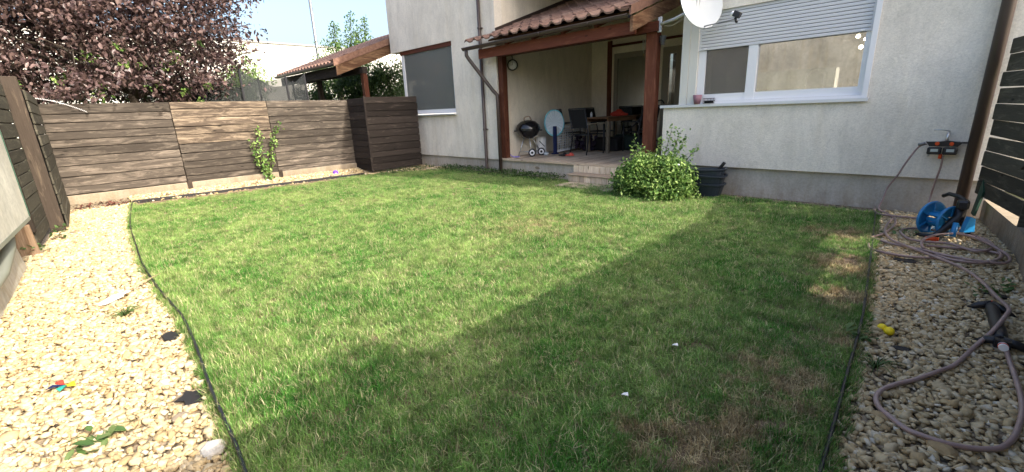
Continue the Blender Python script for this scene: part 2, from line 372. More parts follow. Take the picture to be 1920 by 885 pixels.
def distpoly(P, line):
    d = np.full(len(P), 1e9); L = np.array(line)
    for a, b in zip(L, L[1:]):
        ab = b-a; t = np.clip(((P-a)@ab)/(ab@ab), 0, 1); d = np.minimum(d, np.hypot(*(P-(a+t[:, None]*ab)).T))
    return d
def edging(label, pts, h=.04, w=.02):
    ps = [Vector((x, y, 0)) for x, y in pts]; dense = []
    for i in range(len(ps)-1):
        p0, p1, p2, p3 = ps[max(i-1, 0)], ps[i], ps[i+1], ps[min(i+2, len(ps)-1)]
        for k in range(6):
            t = k/6; dense.append(.5*((2*p1)+(-p0+p2)*t+(2*p0-5*p1+4*p2-p3)*t*t+(-p0+3*p1-3*p2+p3)*t**3))
    dense.append(ps[-1]); o = E('lawn_edging', label, 'edging', (0, 0, 0))
    mb = MB(); z = [random.uniform(-.006, .008) for _ in dense]
    for i in range(len(dense)-1):
        mb.bar(dense[i]+Vector((0, 0, h/2-.01+z[i])), dense[i+1]+Vector((0, 0, h/2-.01+z[i+1])), .008, h+.02)
    mb.build('strip', 'membrane', o)
    MB().tube([p+Vector((0, 0, h+.004+z[i])) for i, p in enumerate(dense)], .010, 6).build('rim', 'black', o)
edging('black plastic lawn edging strip between the left gravel and the grass', LE, .05)
edging('black plastic lawn edging strip between the grass and the right gravel', RE, .04)
edging('black edging strip along the foot of the long brown fence', [(-11.85, .82)]+TOPE[::-1][0:4], .06)
# ------------------------------------------------------------------ instancing (grass)
def inst(name, src, P, rot, scl, m_label, kindname='stuff', parent=None):
    """vertices P carry copies of the given source meshes"""
    me = bpy.data.meshes.new(name); me.vertices.add(len(P)); me.vertices.foreach_set('co', np.asarray(P, 'f').ravel())
    a = me.attributes.new('rot', 'FLOAT_VECTOR', 'POINT'); a.data.foreach_set('vector', np.asarray(rot, 'f').ravel())
    a = me.attributes.new('scl', 'FLOAT_VECTOR', 'POINT'); a.data.foreach_set('vector', np.asarray(scl, 'f').ravel())
    a = me.attributes.new('idx', 'INT', 'POINT'); a.data.foreach_set('value', rng.integers(0, len(src), len(P)).astype('i'))
    o = bpy.data.objects.new(name, me); COL.objects.link(o)
    if parent: o.parent = parent
    c = bpy.data.collections.new(name+'_sources')
    for s_ in src: c.objects.link(s_)
    g = bpy.data.node_groups.new(name+'_scatter', 'GeometryNodeTree'); g.interface.new_socket('Geometry', in_out='INPUT', socket_type='NodeSocketGeometry'); g.interface.new_socket('Geometry', in_out='OUTPUT', socket_type='NodeSocketGeometry')
    N = g.nodes; gi = N.new('NodeGroupInput'); go = N.new('NodeGroupOutput'); ip = N.new('GeometryNodeInstanceOnPoints'); ci = N.new('GeometryNodeCollectionInfo')
    ci.inputs[0].default_value = c; ci.inputs['Separate Children'].default_value = True; ci.inputs['Reset Children'].default_value = True; ip.inputs['Pick Instance'].default_value = True
    def at(nm, ty):
        x = N.new('GeometryNodeInputNamedAttribute'); x.data_type = ty; x.inputs[0].default_value = nm; return x.outputs[0]
    L = g.links; L.new(gi.outputs[0], ip.inputs['Points']); L.new(ci.outputs[0], ip.inputs['Instance'])
    L.new(at('idx', 'INT'), ip.inputs['Instance Index']); L.new(at('rot', 'FLOAT_VECTOR'), ip.inputs['Rotation']); L.new(at('scl', 'FLOAT_VECTOR'), ip.inputs['Scale'])
    L.new(ip.outputs[0], go.inputs[0]); md = o.modifiers.new('scatter', 'NODES'); md.node_group = g
    o['kind'] = kindname; o['label'] = m_label; return o
def grassmat(name, dry=False):
    m = bpy.data.materials.new(name); m.use_nodes = True; n = NT(m); t = m.node_tree; p = geoco(n)
    att = n.new('Attribute', attribute_name='rnd').outputs['Fac']; oi = n.new('ObjectInfo').outputs['Random']
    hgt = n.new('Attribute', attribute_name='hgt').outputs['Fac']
    a = n.mix(att, (.030, .165, .012), (.105, .31, .045)); b = n.mix(att, (.20, .35, .08), (.34, .44, .14))
    f = n.ramp(n.noise(p, 1.1, 5, .7), [(.36, 0), (.60, .95)]); c = n.mix(f, a, b)
    pale = n.ramp(att, [(.80, 0), (.85, 1)]); c = n.mix(pale, c, (.48, .45, .24))
    # dry, straw-coloured patches
    patches = [(x_, y_, r_, s_) for (u_, v_, r_, s_) in ((1380, 800, .46, 1.15), (1480, 730, .45, 1.1), (1270, 860, .42, 1.2), (1570, 560, .38, 1.9), (1585, 500, .5, 1.9), (1575, 640, .35, 1.1), (1430, 670, .45, .6), (1570, 440, .6, 1.4), (1010, 430, 1.1, .55), (960, 415, 1.6, .35), (700, 420, 1.8, .22), (1180, 805, .14, .9), (420, 800, .3, .4)) for x_, y_ in (tuple(G(u_, v_))[:2],)]
    tot = None
    for x, y, r, s_ in patches:
        d = n.new('VectorMath', operation='DISTANCE'); n.link(p, d.inputs[0]); d.inputs[1].default_value = (x, y, .03)
        mr = n.new('MapRange'); n.link(d.outputs['Value'], mr.inputs[0]); mr.inputs[1].default_value = r; mr.inputs[2].default_value = 0; mr.inputs[3].default_value = 0; mr.inputs[4].default_value = s_
        if tot is None: tot = mr.outputs[0]
        else:
            ad = n.new('Math', operation='ADD'); n.link(tot, ad.inputs[0]); n.link(mr.outputs[0], ad.inputs[1]); tot = ad.outputs[0]
    base = n.ramp(n.noise(p, 6.5, 5, .75), [(.36, .1), (.62, 1)])
    sc = n.new('Math', operation='MULTIPLY'); n.link(tot, sc.inputs[0]); n.link(base, sc.inputs[1])
    ad = n.new('Math', operation='ADD'); n.link(sc.outputs[0], ad.inputs[0]); rr = n.new('Math', operation='MULTIPLY_ADD'); n.link(att, rr.inputs[0]); rr.inputs[1].default_value = .5; rr.inputs[2].default_value = -.25; n.link(rr.outputs[0], ad.inputs[1])
    df = n.ramp(ad.outputs[0], [(.27, 0), (.68, 1)])
    c = n.mix(df, c, n.mix(oi, (.36, .26, .13), (.55, .45, .26)))
    rv = n.ramp(oi, [(0, .6), (1, 1.32)]); c = n.mix(1, c, rv, 'MULTIPLY')
    c = n.mix(1, c, n.ramp(n.noise(p, 7, 5, .75), [(.3, .52), (.52, 1.0), (.72, 1.3)]), 'MULTIPLY')
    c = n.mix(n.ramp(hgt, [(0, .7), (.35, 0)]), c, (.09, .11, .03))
    n.link(c, n.b.inputs['Base Color']); n.b.inputs['Roughness'].default_value = .5; n.b.inputs['Specular IOR Level'].default_value = .3
    tr = n.new('BsdfTranslucent'); n.link(c, tr.inputs[0]); mx = n.new('MixShader'); mx.inputs[0].default_value = .32
    n.link(n.b.outputs[0], mx.inputs[1]); n.link(tr.outputs[0], mx.inputs[2]); n.link(mx.outputs[0], t.nodes['Material Output'].inputs[0]); return m
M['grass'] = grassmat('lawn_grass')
def tuft(n, rad, h, wd, lean):
    V = []; Fq = []; rn = []; hg = []
    for k in range(n):
        a = rng.uniform(0, 6.283); r = rad*math.sqrt(rng.random()); x, y = r*math.cos(a), r*math.sin(a)
        b = rng.uniform(0, 6.283); L = h*rng.uniform(.45, 1.15); le = lean*abs(rng.normal())*L; dx, dy = math.cos(b), math.sin(b); wx, wy = -dy*wd/2*rng.uniform(.6, 1.2), dx*wd/2
        i = len(V)
        for t_, s_ in ((0, 1), (.55, .85)):
            cx, cy, cz = x+dx*le*t_**2, y+dy*le*t_**2, L*t_*(1-.25*t_*min(1, le/L))
            V += [(cx-wx*s_, cy-wy*s_, cz), (cx+wx*s_, cy+wy*s_, cz)]; hg += [t_, t_]
        V.append((x+dx*le, y+dy*le, max(.006, L*(1-.3*min(1.6, le/L))))); hg.append(1)
        Fq += [(i, i+1, i+3), (i, i+3, i+2), (i+2, i+3, i+4)]; rn += [rng.random()]*5
    me = bpy.data.meshes.new('grass_tuft'); V = np.array(V, 'f'); Fq = np.array(Fq, 'i')
    me.vertices.add(len(V)); me.vertices.foreach_set('co', V.ravel()); me.loops.add(Fq.size); me.loops.foreach_set('vertex_index', Fq.ravel()); me.polygons.add(len(Fq)); me.polygons.foreach_set('loop_start', np.arange(len(Fq), dtype='i')*3); me.update(calc_edges=True)
    for nm, d in (('rnd', rn), ('hgt', hg)):
        at = me.attributes.new(nm, 'FLOAT', 'POINT'); at.data.foreach_set('value', np.array(d, 'f'))
    me.materials.append(M['grass']); return bpy.data.objects.new('grass_tuft', me)
def scatter_grass():
    P = []
    A = rng.uniform((-12, -.8), (-.05, 7.8), (int(12*8.6*1300), 2))
    A = A[inside(A)]; d = np.hypot(A[:, 0], A[:, 1]); keep = rng.random(len(A)) < np.clip(1.15-d*.085, .36, 1); A = A[keep]
    # bare soil strip by the fence edging, thinning near it
    e = distpoly(A, [(-11.85, .82)]+TOPE[::-1]); keep = rng.random(len(A)) < np.clip((e-.24)/.5, 0.03, 1)*1.0+(A[:, 1] > 5)*.5; A = A[keep]
    patch = [(*tuple(G(u_, v_))[:2], r_) for u_, v_, r_ in ((1400, 800, .22), (1575, 555, .25), (1585, 490, .3), (1275, 868, .2), (1400, 378, .4))]
    for x, y, r in patch:
        dd = np.hypot(A[:, 0]-x, A[:, 1]-y); A = A[rng.random(len(A)) < np.clip(dd/r, .25, 1)]
    n = len(A)
    # clumpy height
    gx = np.sin(A[:, 0]*2.3+1.3*np.sin(A[:, 1]*1.7))*np.sin(A[:, 1]*2.9+np.sin(A[:, 0]*3.1)); hh = 1+.22*gx+rng.uniform(-.2, .25, n)
    A_ = 0
    le = distpoly(A, LE); hh += np.clip(.35-le, 0, .35)*1.9
    step = distpoly(A, [(-6.6, 7.0), (-4, 6.9)]); hh += np.clip(.5-step, 0, .5)*.9
    rot = np.stack([rng.normal(0, .13, n), rng.normal(0, .13, n), rng.uniform(0, 6.283, n)], 1)
    sc = np.stack([np.full(n, 1.0), np.full(n, 1.0), hh], 1)*rng.uniform(.8, 1.2, (n, 1))
    # ragged fringe along both edgings and longer clumps inside
    ex = []
    for line, m_ in ((LE, 900), (RE, 700)):
        L_ = np.array(line); i_ = rng.integers(0, len(L_)-1, m_); t_ = rng.random((m_, 1)); q_ = L_[i_]*(1-t_)+L_[i_+1]*t_; ex.append(q_+rng.normal(size=(m_, 2))*.022)
    for _ in range(260):
        c_ = rng.uniform((-9, .2), (-.4, 6.5)); ex.append(c_+rng.normal(size=(int(rng.uniform(6, 26)), 2))*rng.uniform(.04, .13))
    ex = np.concatenate(ex); ex = ex[inside(ex) | (distpoly(ex, LE) < .05) | (distpoly(ex, RE) < .05)]; m_ = len(ex)
    A = np.concatenate([A, ex]); rot = np.concatenate([rot, np.stack([rng.normal(0, .3, m_), rng.normal(0, .3, m_), rng.uniform(0, 6.283, m_)], 1)])
    sc = np.concatenate([sc, np.stack([np.full(m_, .8), np.full(m_, .8), rng.uniform(1.3, 2.1, m_)], 1)]); n = len(A)
    P = np.column_stack([A, np.full(n, .002)])
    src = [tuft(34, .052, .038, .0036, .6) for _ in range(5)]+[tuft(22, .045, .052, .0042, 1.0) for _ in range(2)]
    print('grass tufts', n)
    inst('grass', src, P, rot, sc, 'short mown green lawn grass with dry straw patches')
scatter_grass()
# ------------------------------------------------------------------ gravel
def stonemat(name, c1, c2, c3):
    m = mat(name, c1, .9, 0, .15); n = NT(m); p = geoco(n); att = n.new('Attribute', attribute_name='rnd').outputs['Fac']
    c = n.ramp(att, [(0, c1), (.3, c2), (.62, c3), (.86, tuple(x*.93 for x in c2)), (1, (.64, .58, .46))])
    c = n.mix(.45, c, n.ramp(n.noise(p, 40, 4, .7), [(.3, .6), (.65, 1.15)]), 'MULTIPLY'); n.link(c, n.b.inputs[0]); n.bump(n.noise(p, 90, 3), .3, .004); return m
M['stone'] = stonemat('beige_limestone_chips', (.32, .23, .12), (.46, .35, .19), (.55, .45, .29))
def stone_shapes(k):
    out = []
    for _ in range(k):
        bm = bmesh.new(); sc = np.array([1, rng.uniform(.6, .95), rng.uniform(.4, .62)])
        for _i in range(13):
            d = rng.normal(size=3); d /= np.linalg.norm(d); d = np.sign(d)*np.abs(d)**.75; bm.verts.new(d*sc*rng.uniform(.8, 1.1))
        r = bmesh.ops.convex_hull(bm, input=list(bm.verts)); bmesh.ops.delete(bm, geom=[v for v in bm.verts if not v.link_faces], context='VERTS'); bmesh.ops.triangulate(bm, faces=list(bm.faces))
        bm.verts.index_update(); vs = np.array([v.co[:] for v in bm.verts]); F = np.array([[v.index for v in f.verts] for f in bm.faces]); bm.free(); out.append((vs, F))
    return out
SH = stone_shapes(24)
def gravel(name, label, A, size, zs, skip=None):
    n = len(A); ids = rng.integers(0, len(SH), n); Vs = []; Fs = []; rn = []; off = 0
    Rm = rotm(n, .35); s = size*np.exp(rng.normal(0, .28, n)); pos = np.column_stack([A, zs])
    for k, (v, F) in enumerate(SH):
        sel = np.where(ids == k)[0]
        if not len(sel): continue
        V = np.einsum('nij,kj->nki', Rm[sel], v)*s[sel][:, None, None]+pos[sel][:, None, :]
        Vs.append(V.reshape(-1, 3)); Fs.append((F[None]+off+np.arange(len(sel))[:, None, None]*len(v)).reshape(-1, 3)); off += len(sel)*len(v)
        rn.append(np.repeat(rng.random(len(sel)), len(v)))
    o = npmesh(name, np.concatenate(Vs), np.concatenate(Fs), 'stone', None, np.concatenate(rn)); setp(o, label, None, None, 'stuff'); print(name, n); return o
def region(x0, x1, y0, y1, dens, cond, far=0):
    A = rng.uniform((x0, y0), (x1, y1), (int((x1-x0)*(y1-y0)*dens), 2)); A = A[~inside(A)]; A = A[cond(A[:, 0], A[:, 1])]
    d = np.hypot(A[:, 0], A[:, 1]); return A
holes = [(320, 632, .10, .06), (360, 745, .11, .06), (297, 650, .035, .02), (120, 593, .03, .02), (150, 615, .03, .02), (65, 690, .04, .02), (262, 800, .035, .02), (205, 762, .03, .02), (1690, 655, .06, .03), (1700, 490, .12, .03), (1870, 555, .08, .03), (176, 508, .04, .02), (205, 420, .05, .03), (150, 570, .03, .02), (1612, 712, .04, .02), (1640, 470, .05, .03)]
HL = [(G(u, v).x, G(u, v).y, a, b) for u, v, a, b in holes]
def punch(A):
    k = np.ones(len(A), bool)
    for x, y, a, b in HL: k &= ((A[:, 0]-x)/a)**2+((A[:, 1]-y)/(a*.8))**2 > 1
    return A[k]
def layers(A, size):
    n = len(A); return rng.uniform(-.004, .016, n)
# left strip, split near/far so near stones stay crisp
f0 = lambda X: -.13-.075*(X+12)
A = region(-5.2, -.4, -1.1, .45, 2100, lambda x, y: y > f0(x)-.5); A = punch(A)
gravel('gravel', 'sunlit cream limestone gravel along the left side of the lawn, nearest part', A, .0215, layers(A, .02))
A = region(-12.4, -5.2, -.9, .9, 1500, lambda x, y: (y > f0(x)-.05) | ((x > -8.2) & (y > f0(x)-.4))); A = punch(A)
gravel('gravel', 'sunlit cream limestone gravel running up to the left fence corner', A, .0235, layers(A, .02))
A = region(-12.4, -9.5, .8, 7.9, 1300, lambda x, y: (x < -11.2) | (y > 5.5))
gravel('gravel', 'cream gravel band along the foot of the long brown fence', A, .024, layers(A, .02)+.10*np.clip((-11.72-A[:, 0])/.5, 0, 1)*(A[:, 1] < 6.3))
A = region(-.75, .95, -.8, 7.85, 2000, lambda x, y: x > -.7+.02*y); A = punch(A)
gravel('gravel', 'shaded beige gravel strip on the right under the hoses', A, .0205, layers(A, .02))
# ------------------------------------------------------------------ fences
def plank(name, a, b, z0, z1, thick, m, parent, end_jit=.01, tilt=.004, nrm=None):
    """upright board from plan point a to plan point b"""
    a = Vector((*a, 0)); b = Vector((*b, 0)); t = (b-a).normalized(); L = (b-a).length+random.uniform(-end_jit, end_jit); zc = (z0+z1)/2; hh = (z1-z0)
    mb = MB().box((-L/2, -thick/2, -hh/2), (L/2, thick/2, hh/2), min(.006, hh*.08)); o = mb.build(name, m, parent)
    ang = math.atan2(t.y, t.x); o.rotation_euler = (random.uniform(-.012, .012), random.uniform(-tilt, tilt), ang); c = (a+b)/2
    nv = Vector((-t.y, t.x, 0)); off = random.uniform(-.005, .005); o.location = (c.x+nv.x*off, c.y+nv.y*off, zc); return o
def rows(z0, z1, n, gap=.011, var=.18):
    hs = np.array([1+random.uniform(-var, var) for _ in range(n)]); hs = hs/hs.sum()*(z1-z0); out = []; z = z0
    for h in hs: out.append((z+gap/2, z+h-gap/2)); z += h
    return out
o = E('plank_fence', 'long weathered brown plank fence behind the lawn, with worn pale boards', 'fence', (-12.4, 3, 0))
o.location = (0, 0, 0)
panels = [((-12.40, -.12), (-12.40, 1.90), 'fence'), ((-12.37, 1.91), (-12.37, 3.86), 'fence_worn'), ((-12.40, 3.88), (-12.40, 6.03), 'fence')]
for k, (a, b, mm) in enumerate(panels):
    rr = rows(.27-.03*k, 2.02-(.0 if k else .0), 10)
    for i, (z0, z1) in enumerate(rr):
        if k == 1 and i < 5: mq = 'fence'
        else: mq = mm
        plank('plank', a, b, z0, z1, .028, mq, o)
for y in (1.93, 3.90):
    MB().box((-12.385, y-.045, .04), (-12.31, y+.045, .30), .005).build('post_foot', 'fence_z', o)
    MB().box((-12.50, y-.05, 0), (-12.42, y+.05, 2.0), .005).build('post', 'fence_z', o)
MB().box((-12.445, -.1, .25), (-12.425, 6.08, 1.99)).build('dark_backing', 'fence_dark', o)  # thin dark sheet added behind the seams, in place of far-side planks
kb = MB(); kb.box((-12.43, -.2, -.02), (-12.335, 6.0, .26), .012); kb.build('concrete_footing', 'concrete', o)
# projecting dark box at the end
o = E('plank_screen', 'near-black plank screen boxed out against the house wall, left of the window', 'fence', (0, 0, 0))
for z0, z1 in rows(.08, 2.03, 11, .008): plank('plank', (-12.38, 6.0), (-11.40, 6.0), z0, z1, .026, 'fence_dark', o, .004)
for z0, z1 in rows(.08, 2.05, 11): plank('plank', (-11.385, 5.98), (-11.385, 7.62), z0, z1, .026, 'fence_dark', o, .02)
MB().box((-12.36, 6.03, .1), (-11.42, 6.045, 1.98)).box((-11.43, 6.06, .1), (-11.415, 7.60, 2.0)).build('dark_backing', 'blackm', o)  # black sheets added behind both faces so the plank gaps stay dark
MB().box((-11.41, 5.955, .05), (-11.365, 6.0, 2.06), .004).build('corner_post', 'fence_dark', o)
# left fence: line slowly leaving the lawn
o = E('left_fence', 'dark plank fence with upright boards at the left edge, seen end on', 'fence', (0, 0, 0))
for z0, z1 in rows(.06, 2.13, 12): plank('plank', (-12.38, -.10), (-9.85, -.17), z0, z1, .026, 'fence_green', o, .03)
for z0, z1 in rows(.10, 2.2, 12): plank('plank', (-9.75, -.37), (-8.3, -.47), z0, z1, .026, 'fence_green', o, .03)
MB().prism([(-12.4, -.125, .05), (-9.8, -.195, .05), (-9.8, -.195, 2.12), (-12.4, -.125, 2.12)], (0, -.012, 0)).prism([(-9.75, -.39, .05), (-8.3, -.49, .05), (-8.3, -.49, 2.18), (-9.75, -.39, 2.18)], (0, -.012, 0)).build('dark_backing', 'blackm', o)  # black sheets added behind the planks to stop light showing through the gaps
MB().box((-9.80, -.37, .02), (-9.70, -.19, 2.30), .008, None, .004).build('post', 'fence_z', o)
MB().box((-8.30, -.76, .28), (-8.22, -.435, 2.26), .008, None, .004).build('post', 'dark_z', o)
# pale plank propped at its foot
MB().box((-8.18, -.82, .0), (-8.14, -.46, .42), .005, Matrix.Rotation(.03, 4, 'X'), .012).build('board_offcut', 'offcut', None)
setp(bpy.data.objects['board_offcut'], 'short pale raw timber offcut standing at the foot of the left fence post', 'board')
# pale panel with grey skirt
o = E('storage_box', 'pale faded garden box panel with grey padded skirt at the left edge', 'garden box', (-6, -.6, 0)); o.location = (0, 0, 0)
MB().prism([(-7.45, -.41, .60), (-7.45, -.41, 2.4), (-2.9, -.80, 2.4), (-2.9, -.80, .60)], (-.05, -.8, 0)).build('panel', 'panel', o)
MB().prism([(-7.47, -.405, .56), (-7.47, -.405, .60), (-2.9, -.79, .60), (-2.9, -.79, .56)], (0, -.06, 0)).build('lower_trim', 'grey_skirt', o)
MB().bar((-7.46, -.405, .6), (-7.46, -.405, 2.4), .01, .012).build('edge_trim', 'green_p', o)
MB().tube([(-7.4, -.60, .50), (-6.6, -.57, .42), (-5.8, -.60, .34), (-4.6, -.70, .31), (-3, -.85, .3)], .05, 10).build('tube', 'grey_skirt', o)
MB().prism([(-7.45, -.56, -.01), (-7.45, -.62, .55), (-3, -.86, .55), (-3, -.80, -.01)], (0, -.5, 0)).build('base', 'panel', o)
# right fence: main run plus a wing turned towards the house
o = E('right_fence', 'dark mossy plank fence on a concrete footing along the right gravel', 'fence', (0, 0, 0))
rw = rows(.26, 2.12, 11, -.004, .08)
for i, (z0, z1) in enumerate(rw):
    if i in (3, 4):
        if i == 3: plank('plank', (.605, 4.25), (.60, 3.9), z0, z1, .026, 'fence_green', o, .01)
        plank('plank', (.60, 3.9), (.52, -2.5), z0, z1, .026, 'fence_green', o, .01)
        plank('plank', (.635, 6.45), (.62, 6.3), z0, z1, .026, 'fence_green', o, .01)
        if i == 4: plank('plank', (.62, 5.7), (.60, 3.9), z0, z1, .026, 'fence_green', o, .01)
    else:
        plank('plank', (.635, 6.45), (.60, 3.9), z0, z1, .026, 'fence_green', o, .01); plank('plank', (.60, 3.88), (.52, -2.5), z0, z1, .026, 'fence_green', o, .01)
MB().box((.63, 3.86, 0), (.70, 3.95, 2.1), .005).build('post', 'fence_green', o)
xs = []
for i, (z0, z1) in enumerate(rows(.34, 2.10, 10, .010, .10)):
    e = random.uniform(-.05, .05); plank('wing_plank', (.27+e*.2, 7.72+e), (.585, 6.42), z0, z1, .026, 'fence_green', o, .01, .012)
MB().box((.56, 6.38, .05), (.61, 6.43, 2.12), .004).build('corner_post', 'fence_green', o)
MB().prism([(.36, 7.85, -.02), (.58, 6.2, -.02), (.60, 4, -.02), (.50, -2.5, -.02), (.66, -2.5, -.02), (.76, 4, -.02), (.74, 6.2, -.02), (.5, 7.85, -.02)], (0, 0, .28)).build('concrete_footing', 'concrete', o)
# ------------------------------------------------------------------ house
HS = E('terraced_house', 'cream rendered house with tiled porch roof, kitchen window and raised deck', 'house', (0, 0, 0))
YF = 7.9
def hb(name, a, b, m, parent=HS, bev=0): return B(name, a, b, m, parent, bev)
# left block
hb('wall', (-12.30, YF, .34), (-8.25, YF+.25, 1.50), 'stucco')
hb('wall', (-12.96, YF, 3.38), (-8.25, YF+.25, 8.2), 'stucco')
hb('wall', (-9.94, YF+.001, 1.50), (-8.25, YF+.25, 3.38), 'stucco')
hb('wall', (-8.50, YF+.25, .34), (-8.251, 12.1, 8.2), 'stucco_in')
hb('wall', (-12.5, YF+3.9, 0), (-8.5, YF+4.1, 8.2), 'stucco')
hb('wall', (-12.96, YF+.25, 3.38), (-12.7, YF+4.1, 8.2), 'stucco')
hb('wall', (-12.7, YF+.25, 3.38), (-8.5, YF+4.0, 3.6), 'stucco')
hb('plinth', (-12.22, YF+.06, -.05), (-8.25, YF+.24, .338), 'plinth')
# kitchen block
hb('wall', (-3.90, YF, .475), (.50, YF+.28, 1.495), 'stucco')
hb('wall', (-.98, YF+.001, 1.495), (.50, YF+.28, 8.2), 'stucco')
hb('wall', (-3.62, YF+.002, 2.955), (-.98, YF+.28, 8.2), 'stucco')
hb('plinth', (-3.88, YF+.07, -.05), (.5, YF+.27, .47), 'plinth')
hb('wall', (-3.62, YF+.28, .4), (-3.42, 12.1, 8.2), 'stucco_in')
hb('wall', (.25, YF+.28, 0), (.5, 12, 8.2), 'stucco')
hb('eaves', (-12.96, YF-.35, 8.2), (.5, YF+4, 8.32), 'pvc_dirty'); hb('wall', (.51, YF+2.5, 0), (6, YF+2.7, 5), 'stucco')
# back wall of the porch, with openings
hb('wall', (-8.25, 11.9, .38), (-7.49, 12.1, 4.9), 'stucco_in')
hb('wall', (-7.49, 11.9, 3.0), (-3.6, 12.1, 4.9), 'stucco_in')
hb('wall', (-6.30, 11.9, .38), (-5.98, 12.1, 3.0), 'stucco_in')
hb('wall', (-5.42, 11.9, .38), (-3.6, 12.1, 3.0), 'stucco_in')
hb('back_post', (-7.66, 11.83, .4), (-7.54, 11.9, 3.35), 'redwood_z')
hb('lintel', (-7.6, 11.86, 3.18), (-3.6, 11.9, 3.24), 'redwood')
hb('ceiling', (-8.2, 8.2, 4.72), (-3.6, 12, 4.76), 'pvc_dirty')
# garden doors at the back of the porch
d = MB(); d.box((-7.50, 11.93, .38), (-7.38, 12.0, 3.0)); d.box((-6.42, 11.93, .38), (-6.30, 12.0, 3.0)); d.box((-7.38, 11.93, 2.86), (-6.42, 12.0, 3.0)); dd = d.build('sliding_door', 'frame_grey', HS)
B('blind', (-7.38, 11.99, .4), (-6.42, 12.01, 2.86), mat('grey_green_blind', (.10, .11, .095), .8), dd); B('pane', (-7.38, 11.955, .4), (-6.42, 11.96, 2.86), 'glass', dd)
d = MB(); d.box((-5.98, 11.92, .38), (-5.80, 12.0, 3.0)); d.box((-5.60, 11.92, .38), (-5.42, 12.0, 3.0)); d.box((-5.80, 11.92, 2.82), (-5.60, 12.0, 3.0)); d.box((-5.80, 11.92, .38), (-5.60, 12.0, 1.35)); dd = d.build('entrance_door', 'frame_grey', HS)
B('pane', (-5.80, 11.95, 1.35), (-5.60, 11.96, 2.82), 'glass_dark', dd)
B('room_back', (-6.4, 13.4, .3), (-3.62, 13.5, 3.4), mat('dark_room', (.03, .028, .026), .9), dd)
# indoor lamp seen through the door
lp = E('pendant_lamp', 'small lit bulb glowing behind the narrow glass of the porch door', 'lamp', (-5.86, 12.9, 2.82))
MB().ico((0, 0, 0), .055, 2).build('bulb', 'bulb', lp); MB().tube([(0, 0, .05), (0, 0, .5)], .008, 6).build('cord', 'black', lp)
# deck
hb('deck_plinth', (-8.25, YF+.02, -.05), (-3.90, YF+.20, .338), 'plinth')
MB().ico((-7.02, YF+.021, .2), .05, 2, (1.5, .18, .7), .12).build('bare_patch', 'concrete', HS)
M['deckwood'] = wood('deck_boards', (.32, .24, .17), (.48, .38, .28), (.58, .48, .37), .5)
dk = MB().box((-8.25, YF+.18, .25), (-3.62, 11.9, .355)).build('deck', 'deckwood', HS)
x = -8.245
while x < -3.75:
    q = plank('deck_board', (x+.0715, YF-.012), (x+.0715, 11.88), .356, .381, .137, 'deckwood', dk, 0, 0); q.rotation_euler = (0, 0, math.pi/2); q.location.x = x+.0715; x += .145
q = hb('deck_edge', (-8.25, YF-.035, .335), (-3.90, YF-.014, .383), 'deckwood')
# steps
st = MB().box((-5.70, 7.06, -.06), (-4.45, 7.53, .005)).box((-5.80, 7.57, -.05), (-4.45, 7.85, .16)).box((-5.88, 7.87, .1), (-4.45, 7.89, .33)).build('porch_steps', 'deckwood', HS)
M['riserwood'] = wood('step_boards', (.44, .34, .24), (.68, .56, .42), (.76, .65, .52), .5, .8, 'Z')
def riser(x0, x1, y, z0, z1, n):
    wd = (x1-x0)/n
    for k in range(n): q = B('step_board', (x0+k*wd+.004, y-.018+random.uniform(-.002, .002), z0), (x0+(k+1)*wd-.004, y, z1), 'riserwood', st, .003)
riser(-5.90, -4.42, 7.862, .188, .333, 11); riser(-5.82, -4.42, 7.565, .032, .160, 10); riser(-5.72, -4.42, 7.05, -.09, .006, 3)
def tread(x0, x1, y0, y1, z): 
    B('tread', (x0, y0, z-.022), (x1, (y0+y1)/2-.002, z), 'deckwood', st, .003); B('tread', (x0, (y0+y1)/2+.002, z-.022), (x1, y1, z), 'deckwood', st, .003)
tread(-5.85, -4.40, 7.52, 7.84, .186); tread(-5.76, -4.40, 7.01, 7.545, .030)
# posts and canopy
hb('porch_post', (-8.235, 7.93, .36), (-8.075, 8.08, 2.92), 'redwood_z'); hb('porch_post', (-4.36, 8.0, .36), (-4.14, 8.16, 2.86), 'redwood_z', HS, .006)
CN = MB().box((-8.5, 7.56, 2.76), (-4.33, 7.60, 2.97)).build('porch_roof', 'redwood', HS)
B('beam', (-8.24, 7.93, 2.80), (-4.1, 8.1, 2.97), 'redwood', CN)
SL = math.atan(.345)
def rz_(y): return 3.14+.345*(y-7.4)     # top surface of the roof
MB().prism([(-8.2, 7.62, rz_(7.62)-.10), (-8.2, 12.0, rz_(12)-.10), (-8.2, 12.0, rz_(12)-.06), (-8.2, 7.62, rz_(7.62)-.06)], (3.86, 0, 0)).build('roof_boarding', 'rafter', CN)
for xx in (-7.6, -6.8, -6.0, -5.2): MB().bar((xx, 7.6, rz_(7.6)-.17), (xx, 11.9, rz_(11.9)-.17), .08, .13).build('rafter', 'redwood', CN)
MB().prism([(-4.36, 7.42, 2.78), (-4.36, 11.9, 2.78+.345*4.48), (-4.36, 11.9, 3.03+.345*4.48), (-4.36, 7.42, 3.02)], (.055, 0, 0)).build('verge_board', 'verge_wood', CN)
